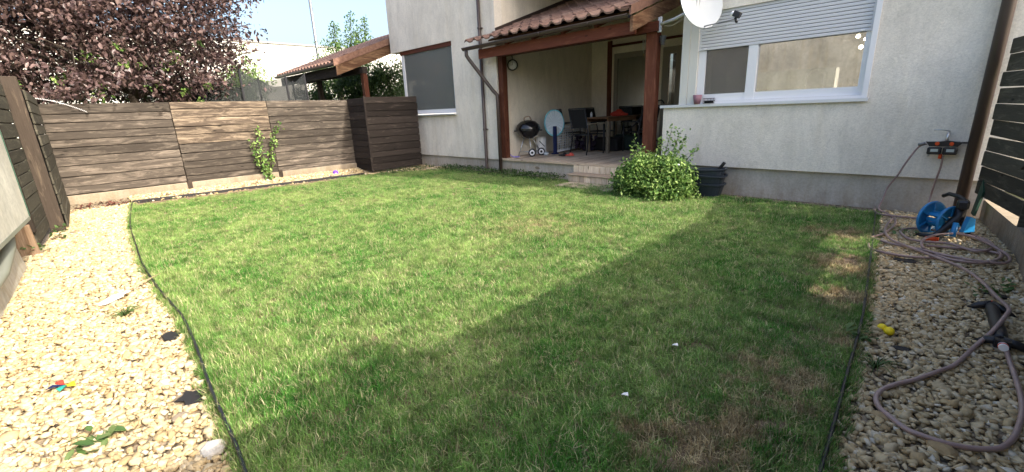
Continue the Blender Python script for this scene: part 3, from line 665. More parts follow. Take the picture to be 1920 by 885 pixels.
# S-shaped tiles
def tile_mesh(name='roof_tile', w_=.295, l_=.37):
    n = 10; V = []; F = []
    for j, (y, dz) in enumerate(((0, 0), (l_+.02, -.012))):
        for k in range(n+1):
            t = k/n; x_ = t*w_; zz = .052*math.sin(math.pi*min(1, t/.46))**1.1 if t < .46 else -.010*math.sin(math.pi*(t-.46)/.54)
            V.append((x_, y, zz+dz+.030))
    for k in range(n+1):
        V.append((V[k][0], 0, V[k][2]-.030))
    for k in range(n): F.append((k, k+1, n+1+k+1, n+1+k)); F.append((2*(n+1)+k, 2*(n+1)+k+1, k+1, k))
    me = bpy.data.meshes.new(name); me.from_pydata(V, [], F); me.update()
    for p in me.polygons: p.use_smooth = False
    return me
def tilem(name, a, b, c):
    m = mat(name, a, .8, 0, .2); n = NT(m); oi = n.new('ObjectInfo'); p = geoco(n)
    cc = n.ramp(oi.outputs['Random'], [(0, a), (.5, b), (1, c)]); cc = n.mix(.7, cc, n.ramp(n.noise(p, 12, 6, .7), [(.3, .5), (.7, 1.3)]), 'MULTIPLY'); n.link(cc, n.b.inputs[0]); n.bump(n.noise(p, 70, 3), .3, .004); return m
M['tile'] = tilem('brown_clay_tile', (.20, .12, .095), (.25, .155, .12), (.30, .20, .155)); M['tile_red'] = tilem('brown_verge_tile', (.19, .105, .075), (.22, .125, .09), (.26, .15, .11))
TM = tile_mesh(); TM.materials.append(M['tile'])
for r in range(12):
    y = 7.36+r*.345
    if y > 11.3: break
    for c in range(16):
        xx = -4.66-c*.292
        if xx < (-8.90 if r < 2 else -8.24): continue
        if xx < -8.3 and y+.36*math.cos(SL) > 7.95: continue
        t = bpy.data.objects.new('roof_tile', TM); COL.objects.link(t); t.parent = CN
        t.location = (xx+random.uniform(-.002, .002), y, rz_(y)+random.uniform(-.002, .002)+.006*(r % 2)); t.rotation_euler = (SL-.03, 0, random.uniform(-.006, .006))
for r in range(9):
    y = 7.34+r*.40; MB().prism([(0, 0, .05), (0, .40, .045+.138), (0, .40, -.10+.138), (0, 0, -.09)], (.035, 0, 0)).box((-.17, 0, .02), (.03, .02, .06)).build('verge_tile', 'tile_red', CN).location = (-4.335, y, rz_(y)+.005)
    MB().prism([(-.14, 0, .05), (.035, 0, .05), (.035, .40, .188), (-.14, .40, .188)], (0, 0, .012)).build('verge_cap', 'tile_red', CN).location = (-4.335, y, rz_(y)+.003)
MB().prism([(-8.243, 7.9, rz_(7.9)+.02), (-8.243, 11.9, rz_(11.9)+.02), (-8.243, 11.9, rz_(11.9)+.17), (-8.243, 7.9, rz_(7.9)+.13)], (.02, 0, 0)).build('flashing', 'pipe', CN)
# gutter
def gutter(x0, x1, y, z, parent, r=.065, drop=.03):
    mb = MB(); n = 8; V = []
    for x_, dz in ((x0, -drop), (x1, 0)):
        V.append([mb.bm.verts.new((x_, y-r*math.cos(math.pi*k/n), z+dz-r*math.sin(math.pi*k/n))) for k in range(n+1)]+[mb.bm.verts.new((x_, y+(r-.006)*math.cos(math.pi*k/n), z+dz-(r-.006)*math.sin(math.pi*k/n))) for k in range(n+1)])
    m_ = len(V[0])
    for k in range(m_): mb.bm.faces.new((V[0][k], V[0][(k+1) % m_], V[1][(k+1) % m_], V[1][k]))
    mb.bm.faces.new(V[0][::-1]); mb.bm.faces.new(V[1]); mb.tube([(x0, y-r, z-drop), (x1, y-r, z)], .010, 6)
    return mb.build('gutter', 'pipe', parent)
gt = gutter(-8.88, -4.38, 7.42, 3.06, HS)
for xx in (-8.2, -7.4, -6.4, -5.2): 
    MB().tube([(xx, 7.49, 3.04), (xx, 7.49, 2.99)]+[(xx, 7.42+.075*math.cos(a), 3.05-.075*math.sin(a)) for a in np.linspace(.5, math.pi, 7)], .009, 5).build('bracket', 'pipe', gt)
MB().tube([(-8.78, 7.42, 3.02), (-8.78, 7.42, 2.86), (-8.74, 7.47, 2.76), (-8.28, 7.78, 2.02), (-8.20, 7.83, 1.92), (-8.19, 7.83, 1.8), (-8.19, 7.83, -.02)], .045, 12).build('downpipe', 'pipe', HS)
p = MB().tube([(-8.73, 7.84, 5.9), (-8.73, 7.84, .12), (-8.74, 7.80, .03)], .042, 12).build('downpipe', 'pipe', HS)
for z in (4.6, 3.5, 1.1): MB().lathe([(.05, -.02), (.052, 0), (.05, .02)], 12, Matrix.Translation((-8.73, 7.84, z))).box((-8.72, 7.84, z-.01), (-8.66, 7.9, z+.01)).build('bracket', 'pipe', p)
p = MB().tube([(.165, 7.83, 5.9), (.165, 7.83, .0)], .062, 16).build('downpipe', 'pipe', HS); MB().box((.05, 7.84, .93), (.17, 7.86, .95)).tube([(.03, 7.84, .94), (.03, 7.9, .94)], .012, 6).build('bracket', 'pipe', p)
# left window
f = MB(); 
f.box((-12.46, YF+.04, 1.54), (-12.34, YF+.12, 3.27)); f.box((-12.34, YF+.04, 1.54), (-9.94, YF+.12, 1.66)); f.box((-10.0, YF+.04, 1.66), (-9.94, YF+.12, 3.27)); wn = f.build('window', 'pvc', HS)
B('window_head', (-12.50, YF+.03, 3.27), (-9.94, YF+.13, 3.379), 'redwood', wn)
B('pane', (-12.34, YF+.07, 1.66), (-10.0, YF+.076, 3.27), 'glass_dark', wn)
B('insect_screen_haze', (-12.34, YF+.058, 1.66), (-10.0, YF+.059, 3.27), netmat('grey_haze_sheet', (.30, .31, .28), .3), wn)  # grey see-through sheet added to imitate pale reflected haze on the dark glass
B('sill', (-12.46, YF-.09, 1.495), (-9.90, YF+.14, 1.53), 'sillm', wn)
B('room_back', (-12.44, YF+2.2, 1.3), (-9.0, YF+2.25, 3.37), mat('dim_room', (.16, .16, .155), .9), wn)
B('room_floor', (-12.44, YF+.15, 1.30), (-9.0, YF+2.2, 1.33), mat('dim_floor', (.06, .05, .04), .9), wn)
# kitchen window
f = MB(); Y0, Y1 = YF+.05, YF+.13
f.box((-3.34, Y0, 1.56), (-3.22, Y1, 2.42)); f.box((-2.555, Y0-.012, 1.56), (-2.42, Y1, 2.42)); f.box((-3.22, Y0-.003, 1.56), (-2.555, Y1, 1.675)); f.box((-2.42, Y0-.002, 1.56), (-1.10, Y1, 1.675)); f.box((-1.10, Y0, 1.56), (-1.03, Y1, 2.42))
wn = f.build('kitchen_window', 'pvc', HS)
B('pane', (-3.22, YF+.09, 1.675), (-2.555, YF+.095, 2.42), 'glass', wn); B('pane', (-2.42, YF+.09, 1.675), (-1.10, YF+.095, 2.42), 'glass', wn)
B('insect_screen_haze', (-3.22, YF+.074, 1.675), (-2.555, YF+.075, 2.42), 'screen', wn)
f = MB(); f.box((-3.95, YF-.045, 1.497), (-.95, YF+.30, 1.522)); f.box((-3.95, YF-.05, 1.475), (-.95, YF-.044, 1.522)); f.build('sill', 'sillm', wn)
B('lower_ledge', (-3.25, YF-.01, 1.522), (-1.0, Y0+.02, 1.558), 'pvc', wn)
f = MB(); f.box((-3.62, YF+.0, 1.523), (-3.49, YF+.26, 2.954)); f.box((-3.485, YF+.012, 1.523), (-3.345, YF+.26, 2.954)); f.build('corner_casing', 'pvc_dirty', wn)
B('side_casing', (-1.03, YF-.02, 1.523), (-.97, YF+.12, 2.97), 'pvc', wn)
sh = MB().box((-3.345, YF+.03, 2.372), (-3.31, YF+.06, 2.955)).box((-1.06, YF+.03, 2.372), (-1.03, YF+.06, 2.955)).build('roller_shutter', 'slat', HS)
ns = 12; hh_ = (2.955-2.372)/ns
for k in range(ns):
    z0 = 2.372+k*hh_; MB().prism([(-3.31, YF+.035, z0+.003), (-3.31, YF+.029, z0+hh_*.2), (-3.31, YF+.029, z0+hh_*.85), (-3.31, YF+.035, z0+hh_-.002), (-3.31, YF+.045, z0+hh_/2)][::1], (2.25, 0, 0)).build('slat', 'slat', sh)
for xx in (-3.23, -1.14): MB().box((xx-.02, YF+.005, 2.385), (xx+.02, YF+.022, 2.405)).build('stop', 'pvc', sh)
B('shutter_back', (-3.31, YF+.047, 2.38), (-1.06, YF+.05, 2.955), 'blackm', sh)
# kitchen interior
kt = MB().box((-3.4, YF+.9, 1.2), (.2, YF+.95, 3.2)).build('kitchen_wall', 'kitchen', HS)  # set close behind the glass; its mottle stands in for the pane's reflection
B('ceiling', (-3.4, YF+.28, 3.2), (.2, YF+.95, 3.25), 'kitchen', kt)
B('blind', (-3.15, YF+.16, 1.68), (-2.9, YF+.17, 2.4), 'alu', kt)
fc = MB().tube([(-1.78, YF+.28, 1.5), (-1.78, YF+.28, 1.80)]+[(-1.66-.12*math.cos(a), YF+.28, 1.83+.11*math.sin(a)) for a in np.linspace(0, math.pi, 9)]+[(-1.54, YF+.28, 1.60)], .017, 8).tube([(-1.42, YF+.28, 1.5), (-1.42, YF+.28, 1.92)], .012, 8).build('kitchen_tap', 'cream')
setp(fc, 'arched pale kitchen tap standing behind the right window pane', 'tap')
cp = MB().lathe([(0, 0), (.04, 0), (.05, .14), (.045, .14), (.035, .01)], 16).build('cup', 'cream'); cp.location = (-1.14, YF+.25, 1.66); setp(cp, 'cream ribbed cup inside the kitchen window by its right frame', 'cup')
ks = E('ceiling_lamp', 'lit cluster of round bulbs hanging inside the kitchen, top right of the pane', 'lamp', (-1.25, YF+.5, 2.35))
for p_, r_ in (((0, 0, .02), .028), ((.09, .0, -.03), .02), ((.05, .0, -.13), .028)): MB().ico(p_, r_, 2).build('bulb', 'bulb', ks)
for p_ in ((-.14, 0, -.02), (-.33, 0, .07)): MB().ico(p_, .05, 2, (1, .5, .2)).build('shade', 'cream', ks)
MB().tube([(0, 0, .03), (.02, .1, .3), (.02, .1, .8)], .006, 5).tube([(-.33, 0, .08), (-.1, .1, .4)], .004, 5).build('arm', 'steel', ks)
ow = E('opposite_house', 'rough grey rendered wall of the house opposite, mirrored in the kitchen window', 'house', (0, 0, 0)); B('wall', (-16, -9.3, 0), (3.0, -9.0, 4.3), 'opposite', ow); B('plinth', (-16, -8.99, 0), (3.0, -8.95, .4), 'plinth', ow)
# ------------------------------------------------------------------ neighbour: canopy, background
NB = E('neighbour_porch', 'neighbouring tiled timber porch roof on posts rising above the brown fence', 'porch', (0, 0, 0))
def nz(y): return 3.10+.37*(y-6.15)
tm = MB()
for r in range(14):
    y = 6.10+r*.30
    for c in range(19):
        xx = -13.35-c*.25; tm.prism([(xx, y, nz(y)), (xx+.06, y, nz(y)+.05), (xx+.13, y, nz(y)+.05), (xx+.19, y, nz(y)+.0), (xx+.25, y, nz(y)), (xx+.25, y, nz(y)-.03), (xx, y, nz(y)-.03)], (0, .32, .118-.01))
q = tm.build('roof_tiles', 'tile', NB); q['kind'] = 'stuff'
for r in range(7):
    y = 6.08+r*.44; MB().prism([(0, 0, .06), (0, .44, .06+.163), (0, .44, -.12+.163), (0, 0, -.12)], (.05, 0, 0)).box((-.2, 0, .03), (.04, .03, .07)).build('verge_tile', 'tile_red', NB).location = (-13.14, y, nz(y)+.02)
MB().prism([(-13.16, 6.15, 2.72), (-13.16, 9.2, 2.72+1.13), (-13.16, 9.2, 2.97+1.13), (-13.16, 6.15, 3.0)], (.05, 0, 0)).build('verge_board', 'verge_wood', NB)
MB().box((-17.9, 6.25, 2.72), (-13.17, 6.30, 3.0)).build('fascia', 'fence_dark', NB); gutter(-18.0, -13.1, 6.12, 3.04, NB, .06, 0)
MB().box((-18, 6.9, 2.8), (-13.0, 7.06, 2.98)).build('beam', 'fence_dark', NB)
MB().prism([(-17.9, 6.3, nz(6.3)-.12), (-17.9, 10, nz(10)-.12), (-17.9, 10, nz(10)-.06), (-17.9, 6.3, nz(6.3)-.06)], (4.7, 0, 0)).build('roof_boarding', 'rafter', NB)
for xx in (-13.12, -16.4): MB().box((xx-.08, 6.92, -.02), (xx+.08, 7.06, 2.8)).build('post', 'redwood_z' if xx > -14 else 'dark_z', NB)
wb = E('flat_roofed_building', 'long white flat-roofed building in the distance behind the trees', 'building', (-42, 12, 0)); wb.location = (0, 0, 0)
MB().prism([(-40, -12, -.02), (-40, 34, -.02), (-40, 34, 7.3), (-40, -12, 7.5)], (-8, 0, 0)).build('wall', 'white_far', wb)
MB().prism([(-39.9, -12.1, 7.5), (-39.9, 34, 7.3), (-39.9, 34, 7.42), (-39.9, -12.1, 7.62)], (-8.3, 0, 0)).build('parapet', 'alu', wb)
for yy in (4, 7, 24.5): B('window', (-39.97, yy, 3.2), (-39.9, yy+1.4, 4.2), 'alu', wb)
pb = MB().tube([(-26, 11.25, 0), (-26, 11.25, 9.5)], [.10, .075], 10).build('mast', 'alu'); setp(pb, 'tall thin grey street lamp mast against the sky', 'lamp post')
# distant fence line hides the horizon
TR = 'green trees beyond the fences'
tree('tall slender green tree with three leafy spires above the neighbouring tiled roof', (-23, 10.9, 0), 5, (-23, 10.9, 3.6), (1.3, 1.6, 1.6), 60, 60, .5, .11, 'green_leaf', .12, TR)
sp = E('tree', 'thin leafy shoots poking above the neighbouring roof ridge, right of the mast', 'tree', (-22.5, 11.3, 0), 0, TR)
pts = []; mb = MB()
for (u, v0, v1) in ((626, 45, 130), (656, 25, 130), (683, 35, 120), (668, 60, 130)):
    a = ray(u, v0); b = ray(u+3, v1); k = -22.5/a.x; A_ = Vector((a.x*k, a.y*k, H+a.z*k)); k = -22.5/b.x; B_ = Vector((b.x*k, b.y*k, H+b.z*k)); mb.tube([B_-sp.location-Vector((0, 0, 1.5)), A_-sp.location], [.03, .01], 5)
    for t in np.linspace(0, 1, 15):
        c = np.array(A_.lerp(B_, t))-np.array(sp.location); r = .10+.22*t*rng.uniform(.4, 1.4); pts.append(c+rng.normal(size=(int(24+50*t), 3))*r*np.array([1, 1, .6]))
mb.tube([(0, 0, 0), (0, 0, 4)], .07, 6); mb.build('trunk', 'bark', sp); q = leaves('crown', np.concatenate(pts), .12, M['green_leaf'], sp); q['kind'] = 'stuff'
tree('dark green bushy tree seen between the two porch posts', (-19, 8.7, 0), 3.4, (-19, 8.9, 2.3), (1.2, 1.9, 1.3), 90, 150, .45, .10, 'dark_leaf', .1, TR)
tree('mid green tree just left of the dark corner window', (-17.5, 10.3, 0), 3.6, (-17.5, 10.3, 2.5), (1.2, 1.6, 1.35), 80, 150, .45, .10, 'dark_leaf', .1, TR)
tree('pale airy yellow-green tree in front of the white building', (-22, 6.3, 0), 4, (-22, 6.2, 3.3), (1.0, 1.1, 1.35), 55, 34, .40, .11, 'pale_leaf', .08, TR, shell=.2)
tree('pale green young tree beside the trampoline net', (-18, 4.9, 0), 3.6, (-18, 4.9, 2.5), (.8, .8, 1.0), 34, 50, .36, .085, 'pale_leaf', .06, TR, shell=.2)
for y, lb, mm in ((-1.6, 'dark green hedge shrub behind the far left end of the fence', 'pale_leaf'), (.4, 'dense dark shrub under the left half of the purple tree', 'dark_leaf'), (2.0, 'dense dark shrub under the right half of the purple tree', 'dark_leaf'), (3.3, 'small green shrub just above the fence, right of the purple tree trunk', 'green_leaf')):
    tree(lb, (-16.2, y, 0), 2.6, (-16.8, y, 2.15), (.9, 1.25, 1.35 if y < 3 else .9), 44, 90, .4, .085, mm, .06, 'shrubs behind the brown fence', 'shrub')
# purple tree
pt = E('purple_tree', 'large purple-leaved tree overhanging the brown fence at the top left', 'tree', (-14.9, 1.55, 0))
mb = MB(); mb.tube([(0, 0, -.05), (.02, 0, 1.5), (-.1, .1, 2.6), (-.1, .2, 4)], [.12, .10, .09, .05], 9)
lim = []
for a, z, l in ((0.2, 2.2, 2.6), (1.2, 2.4, 3.0), (1.9, 2.9, 3.4), (2.8, 2.5, 2.4), (-.6, 2.3, 2.6), (-1.3, 2.5, 2.8), (-2.2, 2.9, 2.4), (1.5, 2.2, 3.2), (-1.7, 2.3, 2.6), (.7, 3.2, 2.4)):
    d = Vector((math.cos(a)*.55, math.sin(a), .42)); st_ = Vector((-.05, .1, z)); e = st_+d*l; mid = st_+d*l*.5+Vector((0, 0, .25)); mb.tube([st_, mid, e], [.05, .03, .008], 6); lim.append((st_, mid, e))
    for k in range(4):
        t = random.uniform(.3, .9); s0 = st_.lerp(e, t); e2 = s0+Vector((random.uniform(-.3, .8), random.uniform(-.5, .5), random.uniform(-.3, .5)))*1.1; mb.tube([s0, e2], [.018, .004], 4)
mb.build('trunk', 'bark', pt)
def purple_pts():
    P = []
    for cnt, x0, x1, k0, k1, sd in ((500, -2.2, .2, 70, 120, (.34, .36, .24)), (220, .1, 1.9, 40, 110, (.20, .24, .12))):
        n = 0
        while n < cnt:
            y = rng.uniform(-4.8, 3.7); z = rng.uniform(1.9, 6.2); x = rng.uniform(x0, x1)
            lower = .70+max(0, (abs(y-.2)-1.7))*.10+(.5 if y > 2.0 else 0)+max(0, y-2.2)*.30
            right = 2.7+.25*math.sin(z*4)
            if z-1.55 < lower or y > right-max(0, (4.2-z))*.42: continue
            k = int(rng.uniform(k0, k1)); e = rng.normal(size=(k, 3))*np.array(sd); e[:, 2] -= np.abs(e[:, 1])*.25
            P.append(np.array([x, y, z])+e); n += 1
    return np.concatenate(P)
PP = purple_pts()
q = leaves('crown', PP, .100, M['purple_leaf'], pt, .8, True, .3, .25); q['kind'] = 'stuff'
gp = crown_pts((.9, -.3, 2.6), (.8, 3.0, 1.3), 22, 22, .16, .3); q = leaves('green_shoots', gp, .09, M['bush_leaf'], pt, .8, True, .3, .2); q['kind'] = 'stuff'
# sprigs hanging over the fence (they throw the leaf shadows on it) and the individually visible leaves
LM = bpy.data.meshes.new('leaf'); LM.from_pydata([tuple(v) for v in LEAF], [], [tuple(f) for f in LEAFF]); LM.materials.append(M['purple_leaf'])
at = LM.attributes.new('rnd', 'FLOAT', 'POINT'); at.data.foreach_set('value', [.5]*7)
for k in range(280):
    l = bpy.data.objects.new('leaf', LM); COL.objects.link(l); l.parent = pt
    if k < 120:
        c = random.choice([(2.95, -1.1, 2.55), (2.9, -.8, 2.42), (2.95, -.35, 2.62), (3.0, .15, 2.5), (2.9, .8, 2.6), (3.1, -.95, 2.5)]); sp_ = (.14, .17, .10)
    else: c = (1.75, random.uniform(-3.6, 2.6), random.uniform(2.3, 5.2)); sp_ = (.12, .3, .2); c = (c[0], c[1], max(c[2], 2.3+.25*max(0, c[1]-1)))
    l.location = [c[i]+random.gauss(0, sp_[i]) for i in range(3)]; l.rotation_euler = (random.gauss(-.5, .6), random.gauss(0, .6), random.uniform(0, 6.28)); s_ = random.uniform(.09, .14); l.scale = (s_, s_, s_)
mb = MB()
for e in ((2.95, -1.0, 2.6), (2.95, -.35, 2.65), (3.0, .15, 2.55), (2.9, .8, 2.65)): mb.tube([(.3, e[1]*.5, 2.9), (1.8, e[1]*.9, 3.1), e], [.02, .014, .004], 5)
mb.build('twig', 'bark', pt)
# trampoline with safety net
tp = E('trampoline', 'black safety net and poles of a trampoline behind the brown fence', 'trampoline', (-14.9, 4.35, 0))
ring = []
for k in range(8):
    a = 2*math.pi*k/8+.35; x_, y_ = 1.45*math.cos(a), 1.45*math.sin(a); MB().tube([(x_, y_, 0), (x_*1.02, y_*1.02, 1.4), (x_*1.0, y_*1.0, 2.72+.14*(k % 2))], .028, 8).build('pole', 'blackm', tp)
    ring.append((x_, y_, 2.72+.14*(k % 2)))
mb = MB()
for k in range(8):
    a, b = Vector(ring[k]), Vector(ring[(k+1) % 8]); cs = []
    for t in np.linspace(0, 1, 7): p_ = a.lerp(b, t); cs.append((p_.x*(1-.06*math.sin(math.pi*t)), p_.y*(1-.06*math.sin(math.pi*t)), p_.z-.22*math.sin(math.pi*t)))
    for i in range(6):
        v = [mb.bm.verts.new(q_) for q_ in (cs[i], cs[i+1], (cs[i+1][0], cs[i+1][1], .75), (cs[i][0], cs[i][1], .75))]; mb.bm.faces.new(v)
mb.build('safety_net', 'net', tp)
MB().lathe([(1.35, .70), (1.5, .70), (1.5, .76), (1.35, .76), (0, .75)], 32).build('mat', 'navy', tp)
# white coiled cord
mb = MB(); a = AY(72, 170, -.15); A_ = Vector((-12.0, -.25, 2.12)); B_ = Vector((-12.2, .55, 1.85)); L = []
for k in range(160):
    t = k/159; c = A_.lerp(B_, t)+Vector((0, 0, .06*math.sin(math.pi*t))); L.append(c+Vector((.012*math.cos(k*1.57), 0, .012*math.sin(k*1.57))))
setp(mb.tube(L, .003, 4).build('coiled_cord', 'white'), 'white coiled cord hanging over the top left corner of the fence', 'cord')
# ------------------------------------------------------------------ foliage near the house
bs = E('garden_bush', 'broad light green leafy bush at the foot of the right porch post', 'bush', (-3.66, 7.12, 0))
def bush_pts():
    P = []
    for k in range(420):
        a = rng.uniform(0, 6.283); r = rng.random()**.5; x = .68*r*math.cos(a); y = .42*r*math.sin(a); top = .74*(1-.50*r**2)+.14*math.sin(a*3+1)*r
        z = rng.uniform(.03, max(.15, top)); P.append(np.array([x, y, z])+rng.normal(size=(26, 3))*np.array([.075, .07, .05]))
    return np.concatenate(P)
P = bush_pts(); stems = MB()
for k in range(38):
    a = rng.uniform(0, 6.283); r = rng.uniform(.3, 1.0); e = Vector((.70*r*math.cos(a), .42*r*math.sin(a), rng.uniform(.5, .85))); m_ = e*.5+Vector((0, 0, .12)); stems.tube([(0, 0, 0), m_, e], [.008, .005, .002], 4)
    P = np.concatenate([P, np.array([Vector(m_).lerp(e, t)[:] for t in np.linspace(.2, 1.05, 14)])+rng.normal(size=(14, 3))*.022])
for e, n_ in (((.15, .35, 1.16), 60), ((-.42, .1, .98), 46), ((.42, .3, 1.02), 55), ((.62, .3, .86), 50), ((-.02, .35, .98), 50), ((.30, .35, 1.1), 55), ((-.36, .2, .8), 50)):
    e = Vector(e); m_ = Vector((e.x*.7, e.y*.6, e.z*.6)); stems.tube([(0, .1, 0), m_, e], [.008, .006, .002], 4); P = np.concatenate([P, np.array([m_.lerp(e, t)[:] for t in np.linspace(0, 1.02, n_)])+rng.normal(size=(n_, 3))*.035])
q = leaves('foliage', P, .056, M['bush_leaf'], bs, .75, True, .35, .15); q['kind'] = 'stuff'; stems.build('stem', 'bark', bs)
fl = MB()
for c in ((.02, .05, .70), (-.10, .0, .52), (.55, -.2, .6)): fl.ico(c, .022, 1, (1, 1, .7), .2)
fl.build('white_flower', 'white', bs)
# climbing plant on the fence
vn = E('climbing_plant', 'small green climbing plant with three shoots against the brown fence', 'climbing plant', (-12.2, 3.9, 0))
vp = []; vm = MB()
def AX(u, v, X): d_ = ray(u, v); t = X/d_.x; return Vector((X, d_.y*t, H+d_.z*t))
for path, r in (([(505, 335), (497, 310), (488, 275), (484, 240)], .055), ([(505, 335), (508, 300), (510, 270), (520, 232)], .06), ([(505, 330), (483, 300), (470, 265)], .03)):
    ps = [AX(u, v, -12.2)-vn.location for u, v in path]; vm.tube(ps, [.008]*(len(ps)-1)+[.003], 5)
    for i in range(len(ps)-1):
        for t in np.linspace(0, 1, 9): vp.append(np.array(ps[i].lerp(ps[i+1], t))+rng.normal(size=(5, 3))*r*.75)
q = leaves('foliage', np.concatenate(vp), .075, M['bush_leaf'], vn, .9, True, .3, .3); q['kind'] = 'stuff'; vm.build('stem', 'bark', vn)
# clover-like ground cover along the plinth
A = rng.uniform((-10.4, 7.2), (-6.1, 7.9), (2600, 2)); A = A[rng.random(len(A)) < np.clip((A[:, 1]-7.18)*1.9, 0, 1)]
q = leaves('ground_cover', np.column_stack([A, rng.uniform(.04, .13, len(A))]), .05, M['dark_leaf'], None, .6, True); setp(q, 'low dark green clover growing along the foot of the deck wall', None, None, 'stuff')
A = rng.uniform((-11.3, 6.0), (-10.7, 7.7), (420, 2)); q = leaves('ground_cover', np.column_stack([A, rng.uniform(.02, .09, len(A))]), .045, M['dark_leaf'], None, .6, True); setp(q, 'low weeds growing at the foot of the dark plank screen', None, None, 'stuff')
# ------------------------------------------------------------------ small plants in the gravel
def weed(u, v, label, n, size, spread, m='weed', h=.08, blades=0, cat='weed'):
    p = G(u, v, .01); o = E('weed', label, cat, p)
    if n:
        P = np.column_stack([rng.normal(size=(n, 2))*spread, rng.uniform(.02, h, n)]); leaves('leaf_cluster', P, size, M[m], o, .45, True, .3)['kind'] = 'stuff'
    if blades:
        mb = MB()
        for k in range(blades):
            a = rng.uniform(0, 6.283); r = rng.uniform(.05, .13); mb.tube([(0, 0, 0), (math.cos(a)*r*.5, math.sin(a)*r*.5, rng.uniform(.03, .07)), (math.cos(a)*r*1.3, math.sin(a)*r*1.3, rng.uniform(.01, .06))], [.0035, .003, .0008], 3)
        q = mb.build('blade_cluster', 'weed', o)
        at_ = q.data.attributes.new('rnd', 'FLOAT', 'POINT'); at_.data.foreach_set('value', rng.random(len(q.data.vertices)).astype('f'))
    return o
weed(60, 478, 'leafy green weed growing at the foot of the pale board offcut', 70, .06, .075, h=.13)
weed(118, 448, 'small dark ivy sprig beside the left fence post', 40, .06, .05, h=.2, m='dark_leaf')
weed(235, 592, 'grass tuft growing in the left gravel below the white trowel', 0, 0, 0, blades=34)
weed(190, 832, 'broad-leaved green seedling in the bottom left gravel', 14, .07, .045, h=.05, blades=6)
weed(1612, 634, 'dandelion-like rosette of leaves beside the two yellow balls', 16, .075, .04, h=.04)
weed(1640, 690, 'wispy grass tuft in the right gravel next to the edging', 0, 0, 0, blades=26)
weed(1840, 552, 'small green weed by the sprinkler, beside the hose', 18, .045, .05, h=.05)
weed(1690, 440, 'small weeds growing inside the hose coils', 24, .045, .08, h=.05)
weed(395, 350, 'low grey-green tuft in the gravel below the long fence', 30, .06, .07, h=.07)
weed(1835, 395, 'leafy weeds growing behind the hose reel by the footing', 50, .07, .10, h=.28, m='bush_leaf')
weed(1880, 545, 'tiny plant at the foot of the right concrete footing', 14, .05, .04, h=.05)
dl = leaves('leaf_litter', np.column_stack([rng.uniform((-12.3, .0), (-11.8, 1.1), (160, 2)), rng.uniform(.02, .06, 160)]), .07, M['brownleaf'], None, .6, True); setp(dl, 'dark red fallen leaves piled in the corner below the fence', None, None, 'stuff')
A = np.concatenate([rng.normal(size=(170, 2))*np.array([.35, .22])+np.array(c_) for c_ in ((-1.9, 2.6), (-4.6, 1.4), (-3.2, 3.6), (-6.3, 2.2), (-1.2, 4.6))]); q = leaves('clover', np.column_stack([A, rng.uniform(.02, .05, len(A))]), .020, M['weed'], None, .4, True); setp(q, 'scattered clover patches growing through the lawn grass', None, None, 'stuff')
A = np.concatenate([rng.uniform((-6, -.3), (-1.2, .3), (70, 2)), rng.uniform((-.3, .8), (.4, 7), (80, 2)), rng.uniform((-9, .1), (-5, .5), (30, 2))]); q = leaves('leaf_litter', np.column_stack([A, rng.uniform(.016, .03, len(A))]), .028, M['straw'], None, .4, False); setp(q, 'dry leaf bits and straw scattered over the gravel', None, None, 'stuff')
# exposed black membrane
for k, (x, y, a, b) in enumerate(HL[:2]+HL[8:11]):
    lb = ['larger black membrane patch showing through the left gravel near the edging', 'torn black membrane patch showing near the bottom of the left gravel', 'thin black membrane patch near the yellow balls', 'black membrane strip showing below the coiled hose', 'black membrane patch beside the hose near the sprinkler'][k]
    mb = MB(); n = 11; pts = [(x+a*.95*random.uniform(.5, 1.1)*math.cos(2*math.pi*i/n), y+a*.7*random.uniform(.5, 1.1)*math.sin(2*math.pi*i/n), .004) for i in range(n)]
    setp(mb.prism(pts, (0, 0, .006)).build('membrane_patch', 'membrane'), lb, 'weed membrane')
# ------------------------------------------------------------------ objects in the garden
# larger stones
for (u, v, s_, lb, mm) in ((400, 842, .075, 'large white rock at the bottom corner of the left gravel', 'white'), (337, 782, .045, 'flat grey stone in the lower left gravel', 'concrete'), (1765, 840, .06, 'large pale stone inside the near hose loop', 'stone'), (140, 435, .10, 'flat pinkish stone slab in the gravel below the left post', 'concrete'), (1655, 780, .045, 'rounded beige stone beside the near hose loop', 'stone')):
    p = G(u, v, .015); mb = MB().ico((0, 0, 0), s_, 2, (1, .75, .38 if s_ < .09 else .12), .10); q = mb.build('rock', 'white_far' if mm == 'white' else mm); q.location = p; q.rotation_euler = (0, 0, random.uniform(0, 3)); setp(q, lb, 'stone')
# ball, trowel, pinwheel
q = MB().ico((0, 0, 0), .075, 3).build('ball', 'purple', None, True); q.location = (*G(630, 330, 0)[:2], .085); setp(q, 'small purple ball on the gravel below the long fence', 'ball')
tr = E('toy_spade', 'white plastic toy spade with a stick handle lying on the left gravel', 'toy spade', G(212, 562, .035), 1.0)
MB().prism([(-.10, -.035, 0), (.06, -.05, .01), (.10, 0, .02), (.06, .05, .01), (-.10, .035, 0), (-.13, 0, 0)], (0, 0, .012)).build('blade', 'white', tr); MB().prism([(0, -.03, .014), (.15, -.03, .02), (.15, .02, .02), (0, .03, .014)], (0, 0, .01)).build('collar', 'white', tr); MB().tube([(.1, 0, .03), (.35, .03, .03), (.62, .10, .02)], .007, 6).build('handle', 'straw', tr)
tr.rotation_euler = (0, 0, math.atan2(G(285, 530).y-G(212, 562).y, G(285, 530).x-G(212, 562).x))
pw = E('pinwheel', 'small red, blue, green and yellow toy pinwheel lying on the left gravel', 'pinwheel', G(122, 722, .04))
